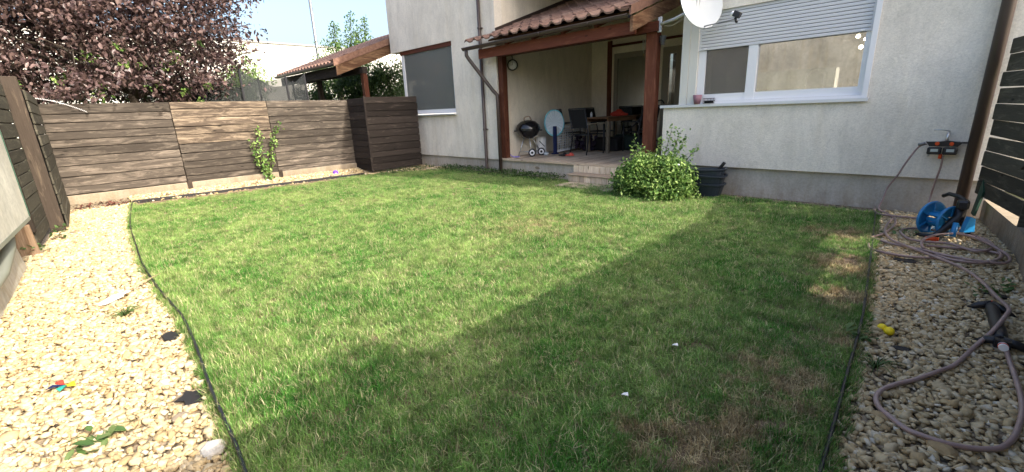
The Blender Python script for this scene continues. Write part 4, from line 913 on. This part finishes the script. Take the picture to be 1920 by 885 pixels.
for k, mm in enumerate(('red', 'navy', 'teal', 'yellow')):
    a = [3.6, 4.6, 6.0, .6][k]; MB().prism([(0, 0, 0), (.06*math.cos(a-.4), .06*math.sin(a-.4), .012), (.085*math.cos(a), .085*math.sin(a), .004), (.05*math.cos(a+.5), .05*math.sin(a+.5), .016)], (0, 0, .003)).build('vane', mm, pw)
MB().tube([(0, 0, .01), (.3, .28, .0)], .003, 5).build('stick', 'straw', pw)
for (u, v, s_, lb) in ((1654, 614, .027, 'left of two small yellow balls beside the leafy weed'), (1667, 621, .03, 'right of two small yellow balls beside the leafy weed')):
    q = MB().ico((0, 0, 0), s_, 3).build('toy_ball', 'yellow', None, True); q.location = G(u, v, .03); setp(q, lb, 'ball', 'two yellow balls')
for (u, v, lb) in ((1266, 648, 'scrap of white paper on the shaded grass in the middle right'), (1172, 741, 'scrap of white paper on the shaded grass lower down')):
    q = MB().prism([(-.018, -.01, 0), (.0, -.016, .01), (.02, 0, .004), (.008, .015, .012), (-.012, .01, .003)], (0, 0, .003)).build('paper_scrap', 'paper'); q.location = G(u, v, .055); setp(q, lb, 'paper')
# nested crates beside the bush
for k, (z, rx, s_, lb) in enumerate(((.0, 0, 1, 'bottom blue-black plastic tub of the stack beside the bush'), (.15, .03, 1.03, 'middle blue-black plastic tub of the stack beside the bush'), (.235, -.05, 1.05, 'topmost tilted dark plastic tub of the stack beside the bush'))):
    cr = E('plastic_tub', lb, 'tub', (-2.93, 7.62, z+.01), .03, 'stack of dark tubs'); mb = MB()
    n = 24
    def ring_(rx_, ry_, zz): return [mb.bm.verts.new((rx_*(abs(math.cos(a))**.6)*math.copysign(1, math.cos(a)), ry_*(abs(math.sin(a))**.6)*math.copysign(1, math.sin(a)), zz)) for a in [2*math.pi*i/n for i in range(n)]]
    rs = [ring_(.24*s_, .16*s_, 0), ring_(.285*s_, .19*s_, .19), ring_(.31*s_, .21*s_, .20), ring_(.31*s_, .21*s_, .222), ring_(.285*s_, .185*s_, .222), ring_(.25*s_, .16*s_, .03)]
    for a_, b_ in zip(rs, rs[1:]):
        for i in range(n): mb.bm.faces.new((a_[i], a_[(i+1) % n], b_[(i+1) % n], b_[i]))
    mb.bm.faces.new(rs[0][::-1]); mb.bm.faces.new(rs[-1]); mb.build('shell', 'tub', cr); cr.rotation_euler = (rx, rx, .03+.1*k)
q = MB().box((-.02, -.02, 0), (.03, .02, .20), .006).build('tool_handle', 'black'); q.location = (-2.78, 7.66, .42); q.rotation_euler = (0, .6, 0); setp(q, 'short black tool handle sticking out of the stacked dark tubs', 'handle')
# --- hoses
def hosemat():
    m = mat('translucent_brown_hose', (.30, .20, .19), .28, 0, .5); n = NT(m); c = n.ramp(n.noise(geoco(n), 8, 3), [(.3, (.23, .15, .13)), (.7, (.33, .235, .21))]); n.link(c, n.b.inputs[0]); return m
M['hose'] = hosemat()
def smooth(pts, k=6):
    out = []
    for i in range(len(pts)-1):
        p0, p1, p2, p3 = pts[max(i-1, 0)], pts[i], pts[i+1], pts[min(i+2, len(pts)-1)]
        for j in range(k):
            t = j/k; out.append(.5*((2*p1)+(-p0+p2)*t+(2*p0-5*p1+4*p2-p3)*t*t+(-p0+3*p1-3*p2+p3)*t**3))
    return out+[pts[-1]]
def z2(u, v): return (1560+u/2.565, 540+v/2.565)
def z1(u, v): return (1600+u/2.766, 240+v/2.766)
zh = .033
hp = [(750, 0), (800, 50), (850, 100), (830, 140), (770, 210), (700, 270), (620, 345), (580, 375), (500, 405), (400, 440), (300, 465), (240, 490), (212, 525), (225, 570), (280, 620), (360, 680), (450, 715), (540, 745), (650, 768), (760, 775), (820, 765), (870, 725), (900, 660), (915, 590), (908, 520), (882, 430), (850, 340), (838, 290)]
FX = 0
far = [(205, 470), (175, 500), (165, 540), (200, 580), (270, 610), (350, 640), (430, 670), (520, 705), (590, 740), (640, 775), (690, 820), (740, 880)]
path = [G(*z1(*p), zh+.03) for p in far]+[G(*z2(*p), zh+(.03, .06, .10, .09, .05)[i] if i < 5 else zh) for i, p in enumerate(hp)]
hs = MB().tube(smooth(path), .0125, 10).build('garden_hose', 'hose'); setp(hs, 'long pinkish brown hose looping over the right gravel to the sprinkler', 'hose')
coil = []
seq = [(110, 405), (120, 440), (200, 455), (340, 470), (470, 505), (600, 545), (690, 590), (720, 620), (640, 640), (500, 600), (380, 590), (290, 575), (245, 540), (260, 525), (330, 520), (420, 530), (560, 553), (680, 575), (755, 640), (750, 680), (650, 700), (500, 680), (400, 645), (355, 610), (370, 575), (440, 553), (560, 550), (680, 590), (800, 660), (790, 700), (650, 690), (480, 660), (330, 625), (200, 600), (100, 570), (100, 565), (160, 545), (215, 500), (215, 465)]
q = MB().tube(smooth([G(*z1(u, v), zh+.008+.0016*(i % 11)+(.05 if 22 < i < 28 else 0)) for i, (u, v) in enumerate(seq)], 7), .0125, 10).build('garden_hose', 'hose'); setp(q, 'coiled heap of pinkish brown hose in front of the blue reel', 'hose')
seq = [(80, 600), (90, 625), (180, 650), (300, 668), (430, 675), (600, 690), (720, 690), (770, 660), (700, 640), (560, 625), (380, 610)]
q = MB().tube(smooth([G(*z1(u, v), zh+.004) for u, v in seq], 7), .0125, 10).build('garden_hose', 'hose'); setp(q, 'outermost hose loop starting at the lawn edging below the coil', 'hose')
wp = [AY(u, v, 7.80) for u, v in ((1738, 270), (1722, 276), (1700, 303), (1682, 330), (1664, 352))]+[Vector((-.58, 7.74, .20)), Vector((-.60, 7.66, .06)), Vector((-.50, 7.55, .03)), Vector((-.42, 7.30, .03))]
q = MB().tube(smooth(wp), .011, 10).build('garden_hose', 'hose'); setp(q, 'hose arching down from the left outlet of the wall tap', 'hose')
wp = [AY(u, v, 7.80) for u, v in ((1768, 292), (1763, 315), (1752, 345), (1743, 375))]+[Vector((-.12, 7.6, .03)), Vector((-.05, 7.2, .03))]
q = MB().tube(smooth(wp), .011, 10).build('garden_hose', 'hose'); setp(q, 'hose hanging straight down from the orange connector under the timers', 'hose')
# tap with double water timer
wt = E('water_timer', 'outdoor wall tap with black double water timer and two grey displays', 'tap', (0, 0, 0))
a = AY(1770, 269, 7.8); cx, cz = a.x, a.z
MB().tube([(cx+.02, 7.9, cz+.12), (cx+.02, 7.82, cz+.12), (cx+.02, 7.80, cz+.02)], .016, 8).build('tap_spout', 'steel', wt); MB().tube([(cx+.03, 7.84, cz+.15), (cx-.05, 7.80, cz+.17), (cx-.12, 7.80, cz+.165)], .007, 6).build('tap_lever', 'steel', wt)
MB().prism([(cx-.17, 7.77, cz+.02), (cx-.13, 7.77, cz-.035), (cx+.13, 7.77, cz-.035), (cx+.17, 7.77, cz+.015), (cx+.03, 7.77, cz+.035), (cx-.06, 7.77, cz+.02)], (0, .07, 0)).build('manifold', 'black', wt)
for s_ in (-.06, .07): MB().tube([(cx+s_, 7.77, cz), (cx+s_, 7.745, cz)], .022, 10).build('valve_knob', 'orange', wt)
for s_, rz in ((-.075, 0), (.07, 0)):
    b_ = MB().box((cx+s_-.068, 7.745, cz-.135), (cx+s_+.068, 7.81, cz-.045), .012).build('timer', 'black', wt); B('display', (cx+s_-.035, 7.741, cz-.10), (cx+s_+.035, 7.746, cz-.065), 'lcd', b_)
MB().tube([(cx-.01, 7.79, cz-.13), (cx-.01, 7.79, cz-.19)], .018, 8).build('hose_connector', 'orange', wt); MB().tube([(cx-.17, 7.79, cz), (cx-.24, 7.79, cz-.02)], .017, 8).build('hose_connector', 'alu', wt); MB().tube([(cx-.12, 7.79, cz-.13), (cx-.12, 7.79, cz-.16)], .012, 8).build('outlet', 'steel', wt)
# hose reel
rl = E('hose_reel', 'blue hose reel with a black frame lying tipped on the gravel by the downpipe', 'hose reel', (.04, 6.72, .0), 0)
ax = Matrix.Translation((0, -.03, .19)) @ Matrix.Rotation(math.radians(-28), 4, 'Z') @ Matrix.Rotation(math.pi/2, 4, 'Y') @ Matrix.Rotation(.12, 4, 'X')
def disc(z, r=.185):
    mb = MB(); mb.lathe([(.06, z-.006), (r-.02, z-.006), (r, z-.016), (r+.008, z), (r, z+.016), (r-.02, z+.006), (.06, z+.006), (.06, z-.006)], 32, ax)
    for k in range(6):
        a_ = 2*math.pi*k/6; mb.box((.06, -.008, z-.016), (r-.01, .008, z+.016), 0, ax @ Matrix.Rotation(a_, 4, 'Z'))
    return mb
disc(-.12).build('flange', 'blue', rl); disc(.06, .16).build('flange', 'blue', rl); mb = MB()
for k in range(8): mb.box((.062, -.02, -.12), (.082, .02, .06), 0, ax @ Matrix.Rotation(2*math.pi*k/8, 4, 'Z'))
mb.build('drum', 'blue', rl)
Lm = lambda x, y, z: (Matrix.Rotation(math.radians(-28), 4, 'Z') @ Vector((x, y, z)))
MB().tube([Lm(-.10, .1, .43), Lm(-.04, .08, .465), Lm(.08, .04, .455), Lm(.16, .0, .42), Lm(.20, -.05, .40)], .022, 8).build('handle', 'black', rl)
MB().tube([Lm(.13, .02, .43), Lm(.13, -.0, .24), Lm(.06, -.20, .035), Lm(-.08, -.26, .03)], [.045, .05, .03, .022], 8).tube([Lm(.13, .0, .25), Lm(.16, .20, .02)], .028, 8).box((-.05, -.07, -.05), (.05, .07, .05), .02, Matrix.Translation(Lm(.15, -.02, .39))).build('frame', 'black', rl)
MB().prism([Lm(.19, -.06, .10), Lm(.20, -.02, .27), Lm(.21, .05, .24), Lm(.22, .06, .10)], Lm(.03, .02, 0)).build('side_plate', 'blue', rl)
MB().tube([Lm(.17, -.10, .2), Lm(.2, -.16, .06)], .025, 8).build('crank', 'blue', rl)
MB().tube([Lm(.06, -.34, .03), Lm(.16, -.30, .035)], .026, 10).build('connector', 'orange', rl)
gb = MB().prism([(0, 0, 0), (.02, -.16, .0), (.05, -.2, .30), (.03, -.05, .42)], (.02, .012, 0)).build('green_sheet', 'green_p'); gb.location = (.27, 7.62, .12); setp(gb, 'dark green plastic sheet propped between the downpipe and the right fence', 'sheet')
q = MB().tube([(0, 0, 0), (.12, -.25, .22)], [.012, .006], 6).build('branch', 'bark'); q.location = (.50, 6.55, .80); setp(q, 'dark twig stuck between the boards of the right fence', 'twig')
# sprinkler
a, b = G(1858, 572, .06), G(1878, 640, .06); d = (b-a).normalized(); n_ = Vector((-d.y, d.x, 0))
sk = E('sprinkler', 'black oscillating lawn sprinkler with splayed feet at the end of the hose', 'sprinkler', (0, 0, 0))
MB().tube([a+d*t*(b-a).length for t in np.linspace(0, 1, 9)], [.028, .036, .038, .034, .038, .034, .038, .036, .03], 12).build('body', 'black', sk)
ends = ((a, (1812, 577), (1907, 600)), (b, (1822, 640), (1945, 668)))
for p_, e1, e2 in ends:
    for e_ in (e1, e2):
        g = G(*e_, .012); MB().tube([p_+Vector((0, 0, .005)), (p_+g)/2+Vector((0, 0, .015)), g], [.032, .026, .012], 8).build('foot', 'black', sk)
MB().bar(b, b+d*.06, .07, .05).build('gearbox', 'black', sk); MB().tube([b+d*.06, b+d*.10], .022, 12).build('ring', 'white', sk); MB().tube([b+d*.075, b+d*.085], .024, 12).build('ring', 'orange', sk)
MB().tube([a-d*.02, a], .03, 10).build('end_ring', 'orange', sk)
# ------------------------------------------------------------------ dish, clock, sill things
dn = Vector((.86, -.46, .22)).normalized(); dc = AY(1314, 3, 7.45)
ds = E('satellite_dish', 'white oval satellite dish on an arm at the corner of the porch roof', 'satellite dish', dc)
Q = dn.to_track_quat('Z', 'Y').to_matrix().to_4x4()
MB().lathe([(0, -.06), (.15, -.05), (.30, -.015), (.40, .03), (.415, .032), (.415, .018), (.30, -.03), (.15, -.066), (0, -.075)], 40, Q @ Matrix.Diagonal((.92, 1.0, 1, 1)), True).build('reflector', 'offwhite', ds)
bt = Vector(AY(1312, 53, 7.42))-dc; ln = Vector(AY(1378, 36, 7.15))-dc
MB().tube([bt+Vector((-.02, .04, .02)), ln], .008, 6).build('feed_arm', 'alu', ds)
MB().box((-.05, -.04, -.03), (.05, .04, .05), .008, Matrix.Translation(ln+Vector((.02, 0, .05))) @ Matrix.Rotation(.5, 4, 'Y')).tube([ln+Vector((.0, 0, .02)), ln+Vector((.03, 0, -.05))], .018, 8).build('receiver', 'black', ds)
MB().tube([ln+Vector((-.05, 0, .085)), ln+Vector((-.015, .0, .065))], .032, 12).build('feed_horn', 'white', ds)
MB().tube(smooth([ln+Vector((.0, 0, -.03)), ln*.5+bt*.5+Vector((0, 0, -.09)), bt+Vector((0, 0, -.06))]), .003, 5).build('cable', 'offwhite', ds)
mp = Vector(AY(1240, 45, 7.98))-dc; be = Vector(AY(1285, 25, 7.75))-dc
MB().tube([mp, mp.lerp(be, .6)+Vector((0, 0, -.015)), be, Vector((.0, .02, .0))-dn*.22, -dn*.13], .026, 10).build('arm', 'offwhite', ds)
MB().box((-.035, -.02, -.13), (.035, .02, .12), .006, Matrix.Translation(mp+Vector((-.03, .01, 0)))).build('mount_plate', 'offwhite', ds)
MB().box((-.07, -.05, -.09), (.05, .05, .09), .01, Matrix.Translation(-dn*.10)).build('back_bracket', 'steel', ds)
MB().tube(smooth([mp+Vector((.05, 0, -.03)), mp.lerp(be, .5)+Vector((0, 0, -.10)), be+Vector((.05, 0, -.03))]), .004, 5).build('cable', 'cream', ds)
for xx, zz in ((-.12, -.10), (.12, .10), (-.1, -.3), (.05, -.28)): pass
ck = E('wall_clock', 'round black double-sided clock hanging from a bracket beside the left porch post', 'clock', AY(961, 122, 8.35))
Qc = Vector((.62, -.78, 0)).to_track_quat('Z', 'Y').to_matrix().to_4x4()
MB().lathe([(0, -.03), (.125, -.03), (.135, 0), (.125, .03), (.108, .03), (.108, .02), (0, .02)], 28, Qc).build('case', 'black', ck); MB().lathe([(0, .021), (.106, .021), (.106, .024), (0, .024)], 28, Qc).build('face', 'white', ck)
MB().box((-.004, 0, .025), (.004, .075, .028), 0, Qc).box((-.055, -.004, .025), (0, .004, .028), 0, Qc).build('hand', 'black', ck)
mb = MB().tube([(0, 0, .12), (0, 0, .26)], .008, 6).tube([(-.12, .05, .24), (.09, -.04, .24)], .008, 6).tube(smooth([Vector((-.08, .03, .24)), Vector((-.02, .01, .19)), Vector((0, 0, .14))]), .006, 6)
for k in range(12): a_ = k*math.pi/6; mb.box((-.003, .085, .0245), (.003, .1, .027), 0, Qc @ Matrix.Rotation(a_, 4, 'Z'))
mb.build('bracket', 'black', ck)
pot = MB().lathe([(0, 0), (.05, 0), (.075, .15), (.068, .15), (.045, .012), (0, .012)], 20).build('plant_pot', 'pink', None, True); pot.location = (*AY(1307, 192, 7.88)[:2], 1.523); setp(pot, 'mauve pink tapered pot on the kitchen window sill', 'pot')
bk = E('wire_basket', 'small black wire basket on the sill beside the pink pot', 'basket', (*AY(1329, 190, 7.87)[:2], 1.523)); mb = MB()
for x_ in np.linspace(-.085, .085, 8): mb.tube([(x_, -.03, .01), (x_, -.03, .085)], .004, 4).tube([(x_, .03, .01), (x_, .03, .085)], .004, 4)
for z in (.01, .045, .085): mb.tube([(-.085, -.03, z), (.085, -.03, z), (.085, .03, z), (-.085, .03, z), (-.085, -.03, z)], .0045, 4)
mb.build('wires', 'blackm', bk); MB().box((-.07, -.025, .012), (.07, .025, .05), .01).build('contents', 'blackm', bk); mb = MB()
sl = E('wall_light', 'grey ribbed light fixed to the right porch post', 'lamp', AY(1243, 76, 8.1)); mb = MB()
for k in range(7): mb.lathe([(.0, -.07+k*.022), (.035+.004*k, -.07+k*.022), (.035+.004*k, -.058+k*.022), (0, -.058+k*.022)], 12)
mb.build('shade', 'alu', sl); MB().box((-.09, -.02, -.03), (-.03, .02, .09)).build('bracket', 'black', sl)
wc = E('wind_chime', 'small wind chime hanging from the porch beam left of the right post', 'wind chime', AY(1208, 74, 9.0)); mb = MB()
for k in range(5): mb.tube([(.03*math.cos(k*1.26), .03*math.sin(k*1.26), 0), (.03*math.cos(k*1.26), .03*math.sin(k*1.26), -.10-.04*k)], .004, 5)
mb.build('tube', 'steel', wc); MB().tube([(0, 0, -.28), (0, 0, .35)], .0025, 4).lathe([(0, 0), (.035, 0), (.035, .008), (0, .008)], 10).build('cord', 'cream', wc); MB().ico((0, 0, -.3), .02, 1, (.5, 1, 1.6)).build('pendant', 'straw', wc)
# ------------------------------------------------------------------ things on the deck  (floor z = .381)
FZ = .382
def D(u, v): return G(u, v, FZ)
# kettle grill
gr = E('kettle_grill', 'black kettle barbecue on a steel tripod with two wheels, left on the deck', 'barbecue', (-7.93, 8.62, FZ), 0); gr.scale = (1.1, 1.1, 1.13); gr.rotation_euler = (0, 0, R(45))
MB().lathe([(0, .38), (.12, .40), (.22, .47), (.275, .58), (.28, .60), (.27, .60), (.2, .48), (0, .42)], 28).build('bowl', 'enamel', gr, True)
MB().lathe([(.285, .60), (.287, .615), (.26, .70), (.17, .775), (.06, .80), (0, .805)], 28).build('lid', 'enamel', gr, True)
MB().tube(smooth([Vector((-.09, 0, .79)), Vector((-.07, 0, .86)), Vector((.03, 0, .88)), Vector((.08, 0, .80))]), .014, 8).build('lid_handle', 'plank', gr)
for s_ in (-1, 1): MB().tube([(s_*.27, 0, .57), (s_*.33, 0, .57)], .013, 6).build('side_handle', 'black', gr)
MB().tube([(-.10, -.02, .42), (-.25, -.08, .0)], .013, 8).build('leg', 'steel', gr); MB().tube([(.02, -.09, .42), (.06, -.17, .08)], .013, 8).build('leg', 'steel', gr); MB().tube([(.09, .05, .42), (.28, .10, .08)], .013, 8).build('leg', 'steel', gr)
MB().tube([(-.20, -.06, .1), (.06, -.17, .1), (.28, .10, .1), (-.20, -.06, .1)], .008, 6).build('brace', 'steel', gr)
for p_ in ((.07, -.20, .085), (.30, .02, .085)):
    mx = Matrix.Translation(p_) @ Matrix.Rotation(math.pi/2, 4, 'X')
    wh = MB().lathe([(.055, -.022), (.085, -.022), (.09, 0), (.085, .022), (.055, .022), (.055, -.022)], 24, mx).build('wheel', 'black', gr); MB().lathe([(.028, -.025), (.06, -.025), (.06, .025), (.028, .025), (.028, -.025)], 24, mx).build('rim', 'white', wh); MB().lathe([(0, -.018), (.028, -.018), (.028, .018), (0, .018)], 16, mx).build('hub', 'black', wh)
MB().tube([(.26, .05, .42-.1), (.38, -.02, .20)], .009, 6).build('vent_lever', 'black', gr)
def deckbox(u, v): p_ = D(u, v); return p_
p_ = D(1015, 288); q = E('pedal_bin', 'white and steel cylinder bin behind the barbecue', 'bin', p_); MB().lathe([(0, 0), (.145, 0), (.145, .02), (.14, .03), (.14, .40), (.13, .42), (0, .425)], 28).build('body', 'white', q, True)
MB().lathe([(0, .425), (.142, .425), (.135, .445), (0, .455)], 28).build('lid', 'pvc_dirty', q)
q = MB().box((-.10, -.06, 0), (.10, .06, .34), .03, None, .012).build('blue_bag', mat('blue_bag_fabric', (.03, .16, .38), .8)); q.location = D(985, 286)+Vector((0, .15, 0)); setp(q, 'upright blue bag standing behind the barbecue legs', 'bag')
q = MB().box((-.09, -.06, 0), (.09, .06, .34), .03, None, .012).build('dark_bag', 'blackm'); q.location = D(998, 284)+Vector((0, .15, 0)); setp(q, 'dark grey bag between the blue bag and the bin', 'bag')
q = MB().lathe([(0, 0), (.05, 0), (.07, .07), (.066, .07), (.045, .006)], 16).build('clear_tub', 'ivory'); q.location = D(1024, 291); setp(q, 'small clear plastic tub on the deck beside the barbecue wheel', 'tub')
# purple racket toy
q = E('toy_racket', 'lilac plastic toy racket leaning at the deck corner behind the downpipe', 'toy', D(962, 295)); MB().tube([(-.22, 0, .18), (-.05, 0, .03), (.05, 0, .015)], .014, 6).build('handle', 'lilac', q); MB().lathe([(.07, -.008), (.09, -.008), (.09, .008), (.07, .008), (.07, -.008)], 20, Matrix.Translation((.13, 0, .02))).build('hoop', 'lilac', q)
q = MB().ico((0, 0, .12), .12, 3, (.8, .8, 1), .1).build('cloth_bundle', mat('patterned_blue_cloth', (.12, .20, .27), .9)); q.location = D(966, 291)+Vector((0, .12, 0)); setp(q, 'crumpled blue patterned cloth bundle by the left deck post', 'cloth')
# round folded play tunnel
pd = E('folded_play_tent', 'round pale blue pop-up mesh disc leaning on the porch wall', 'play tent', D(1030, 290)+Vector((.0, .25, 0)))
Qd = Matrix.Translation((-.02, 0, .80)) @ Matrix.Scale(.86, 4) @ Vector((.75, -.62, .18)).normalized().to_track_quat('Z', 'Y').to_matrix().to_4x4() @ Matrix.Diagonal((.86, 1.12, 1, 1))
for r_, z_, mm, nm in ((.36, 0, 'cyan', 'hoop'), (.355, -.04, 'cyan', 'hoop')): MB().lathe([(r_-.035, z_-.015), (r_, z_-.012), (r_+.006, z_), (r_, z_+.012), (r_-.035, z_+.015)], 36, Qd).build(nm, mm, pd, True)
mb = MB(); n = 36; ctr = mb.bm.verts.new(Qd @ Vector((0, .02, -.015))); rg = [mb.bm.verts.new(Qd @ Vector((.33*math.cos(2*math.pi*k/n), .33*math.sin(2*math.pi*k/n), .014*(k % 2)))) for k in range(n)]
for k in range(n): mb.bm.faces.new((ctr, rg[k], rg[(k+1) % n]))
mb.build('pleated_cover', 'ivory', pd)
# folded goal / netting panel
gl = E('folded_goal', 'white square netting panel with navy end frame leaning beside the chair', 'folded goal', (0, 0, 0))
a, b = D(1041, 289), D(1090, 279); d = (b-a); L = d.length; d.normalize(); up = Vector((0, 0, 1))
MB().bar(a+up*.0, a+up*.72, .05, .09).box((-.06, -.1, 0), (.06, .1, .04), .01, Matrix.Translation(a)).build('end_frame', 'navy', gl)
a1 = a+d*.06
MB().tube([a1+up*.06, a1+up*.69, a1+d*(L*.98)+up*.70, a1+d*(L*.98)+up*.06, a1+up*.06], .024, 8).build('frame', 'white', gl)
mb = MB()
for t in np.linspace(.08, .92, 14): mb.tube([a1+d*L*t+up*.08, a1+d*L*t+up*.69], .009, 4)
for z in np.linspace(.1, .66, 10): mb.tube([a1+up*z, a1+d*L*.97+up*(z+.01)], .009, 4)
mb.build('netting', 'white', gl)
q = MB()
for k in range(60): q.ico((random.uniform(-.45, .45), random.uniform(-.12, .12), random.uniform(.04, .42)), random.uniform(.05, .09), 1, (1, 1, .8), .2)
q = q.build('laundry_heap', mat('dark_mixed_cloth', (.05, .035, .06), .9)); q.location = (a+b)/2+Vector((.15, .45, 0)); setp(q, 'dark heap of mixed cloths behind the white netting panel', 'cloth heap')
q = MB().box((-.3, -.02, 0), (.3, .02, .85), .02).build('folded_lounger', 'navy'); q.location = D(1060, 276)+Vector((0, .3, 0)); q.rotation_euler = (-.1, 0, .2); setp(q, 'navy folded chair leaning on the porch wall behind the blue disc', 'folded chair')
# chairs
def chair(label, loc, rz, light=False):
    AL = 'chair_tube'
    c = E('garden_chair', label, 'chair', loc, rz, 'black mesh garden chairs round the table')
    MB().box((-.24, -.22, .42), (.24, .24, .435)).build('seat', 'blackm', c)
    MB().prism([(-.23, -.25, .56), (.23, -.25, .56), (.23, -.34, .95), (-.23, -.34, .95)], (0, .012, .003)).build('backrest', 'blackm', c)
    for s_ in (-1, 1):
        MB().tube([(s_*.25, -.345, .97), (s_*.25, -.22, .42), (s_*.26, -.30, 0)], .014, 8).build('leg', 'chair_tube', c); MB().tube([(s_*.25, .24, .64), (s_*.25, .24, 0)], .014, 8).build('leg', 'chair_tube', c)
        MB().box((s_*.27-.025, -.28, .64), (s_*.27+.025, .27, .662), .004).build('armrest', 'tableleg' if light else 'blackm', c)
    MB().tube([(-.25, -.345, .97), (.25, -.345, .97)], .014, 8).build('top_rail', 'chair_tube', c); MB().tube([(-.25, .24, .42), (.25, .24, .42)], .012, 8).build('front_rail', 'chair_tube', c); MB().tube([(-.25, -.22, .42), (.25, -.22, .42)], .012, 8).build('rear_rail', 'chair_tube', c)
    c.scale = (1.15, 1.15, 1.17); return c
chair('black mesh garden chair nearest the camera, left end of the table, with pale armrests', (-6.80, 9.66, FZ), R(-10), True)
chair('black mesh garden chair at the right of the table beside the porch post', (-5.95, 10.75, FZ), R(75), False)
chair('black mesh garden chair behind the table, below the red cloth', (-7.30, 11.0, FZ), R(-85), False)
chair('black mesh garden chair half hidden behind the nearest chair', (-7.72, 10.25, FZ), R(-40), False)
tb = E('garden_table', 'wooden slatted garden table with pale legs on the porch deck', 'table', (-6.76, 10.72, FZ), R(90)); tb.scale = (1, .85, 1.2)
for k in range(5): B('tabletop_plank', (-.75, -.42+k*.17, .72), (.75, -.42+k*.17+.16, .75), 'table', tb, .003)
for x_ in (-.66, .66):
    for y_ in (-.36, .36): B('leg', (x_-.045, y_-.045, 0), (x_+.045, y_+.045, .66), 'tableleg', tb, .004)
MB().box((-.7, -.38, .655), (.7, -.35, .72)).box((-.7, .35, .655), (.7, .38, .72)).build('apron', 'table', tb)
q = MB().ico((0, 0, .06), .17, 3, (1.2, .9, .45), .1).ico((.05, 0, .12), .09, 2, (1, 1, .7), .1).ico((.2, -.02, .04), .10, 2, (1.4, 1, .4), .1).build('red_cloth', 'red'); q.location = (-6.7, 10.9, FZ+.90); setp(q, 'crumpled red cloth hat lying on the garden table', 'hat')
q = MB().lathe([(0, 0), (.03, 0), (.03, .10), (.015, .12), (.015, .14), (0, .14)], 14).build('bottle', 'white'); q.location = (-7.0, 10.1, FZ+.90); setp(q, 'small white bottle at the left end of the table', 'bottle')
q = MB().box((-.45, -.2, 0), (.45, .2, .40), .05, None, .02).build('storage_bag', 'darkgreen'); q.location = (-6.3, 11.0, FZ); setp(q, 'dark green storage bag under the right half of the table', 'bag')
q = MB().box((-.35, -.2, 0), (.35, .2, .36), .03, None, .015).build('storage_crate', 'blackm'); q.location = (-6.75, 10.6, FZ); setp(q, 'black crate under the left half of the table', 'crate')
q = MB().box((-.10, -.1, 0), (.10, .1, .16), .01).build('stone_block', 'plinth'); q.location = (-5.75, 10.6, FZ); setp(q, 'small grey block on the deck at the right table leg', 'block')
sc_ = E('stroller', 'black tubular folded pushchair frame with curved handle behind the table', 'pushchair', (-6.15, 11.45, FZ)); sc_.rotation_euler = (0, 0, R(35)); sc_.scale = (1, 1, 1.15)
MB().tube(smooth([Vector((-.55, -.1, .35)), Vector((-.1, -.1, .75)), Vector((.12, -.1, 1.0)), Vector((.35, -.1, 1.1)), Vector((.45, -.1, 1.02))]), .016, 8).build('handle', 'black', sc_); MB().tube([(-.5, .15, .3), (.1, .15, 1.0)], .014, 8).build('side_tube', 'black', sc_); MB().tube([(-.55, .0, .35), (.3, 0, .12)], .014, 8).build('base_tube', 'black', sc_)
for p_ in ((-.5, 0, .1), (.32, 0, .1)): MB().lathe([(.07, -.02), (.1, -.015), (.1, .015), (.07, .02), (.07, -.02)], 18, Matrix.Translation(p_) @ Matrix.Rotation(math.pi/2, 4, 'X')).build('wheel', 'black', sc_)
for k, (u, v, mm, lb) in enumerate(((1056, 293, 'blackm', 'black slipper on the deck beside the red one'), (1068, 293, 'coral', 'coral red slipper on the deck in front of the chair'))):
    q = MB().ico((0, 0, 0), .13, 2, (1, .38, .18), 0).ico((.04, 0, .02), .07, 2, (.8, .7, .6), 0).build('slipper', mm); q.location = D(u, v)+Vector((0, 0, .03)); q.rotation_euler = (0, 0, .5); setp(q, lb, 'slipper')
tree('leafy shrub added out of view behind the right fence gap to break up the sun', (1.0, 5.1, 0), 1.4, (.95, 5.1, 1.0), (.15, .9, .28), 26, 26, .13, .06, 'green_leaf', .02, None, 'shrub')  # added unseen foliage, softens the sun patch falling through the fence gap
# shrub beyond the right fence whose top throws the broken shade at the bottom left of the lawn
tree('leafy shrub growing behind the right fence, outside the picture', (1.25, 1.9, 0), 2.6, (1.15, 1.7, 2.22), (.35, 1.05, .5), 34, 80, .22, .07, 'green_leaf', .04, None, 'shrub')
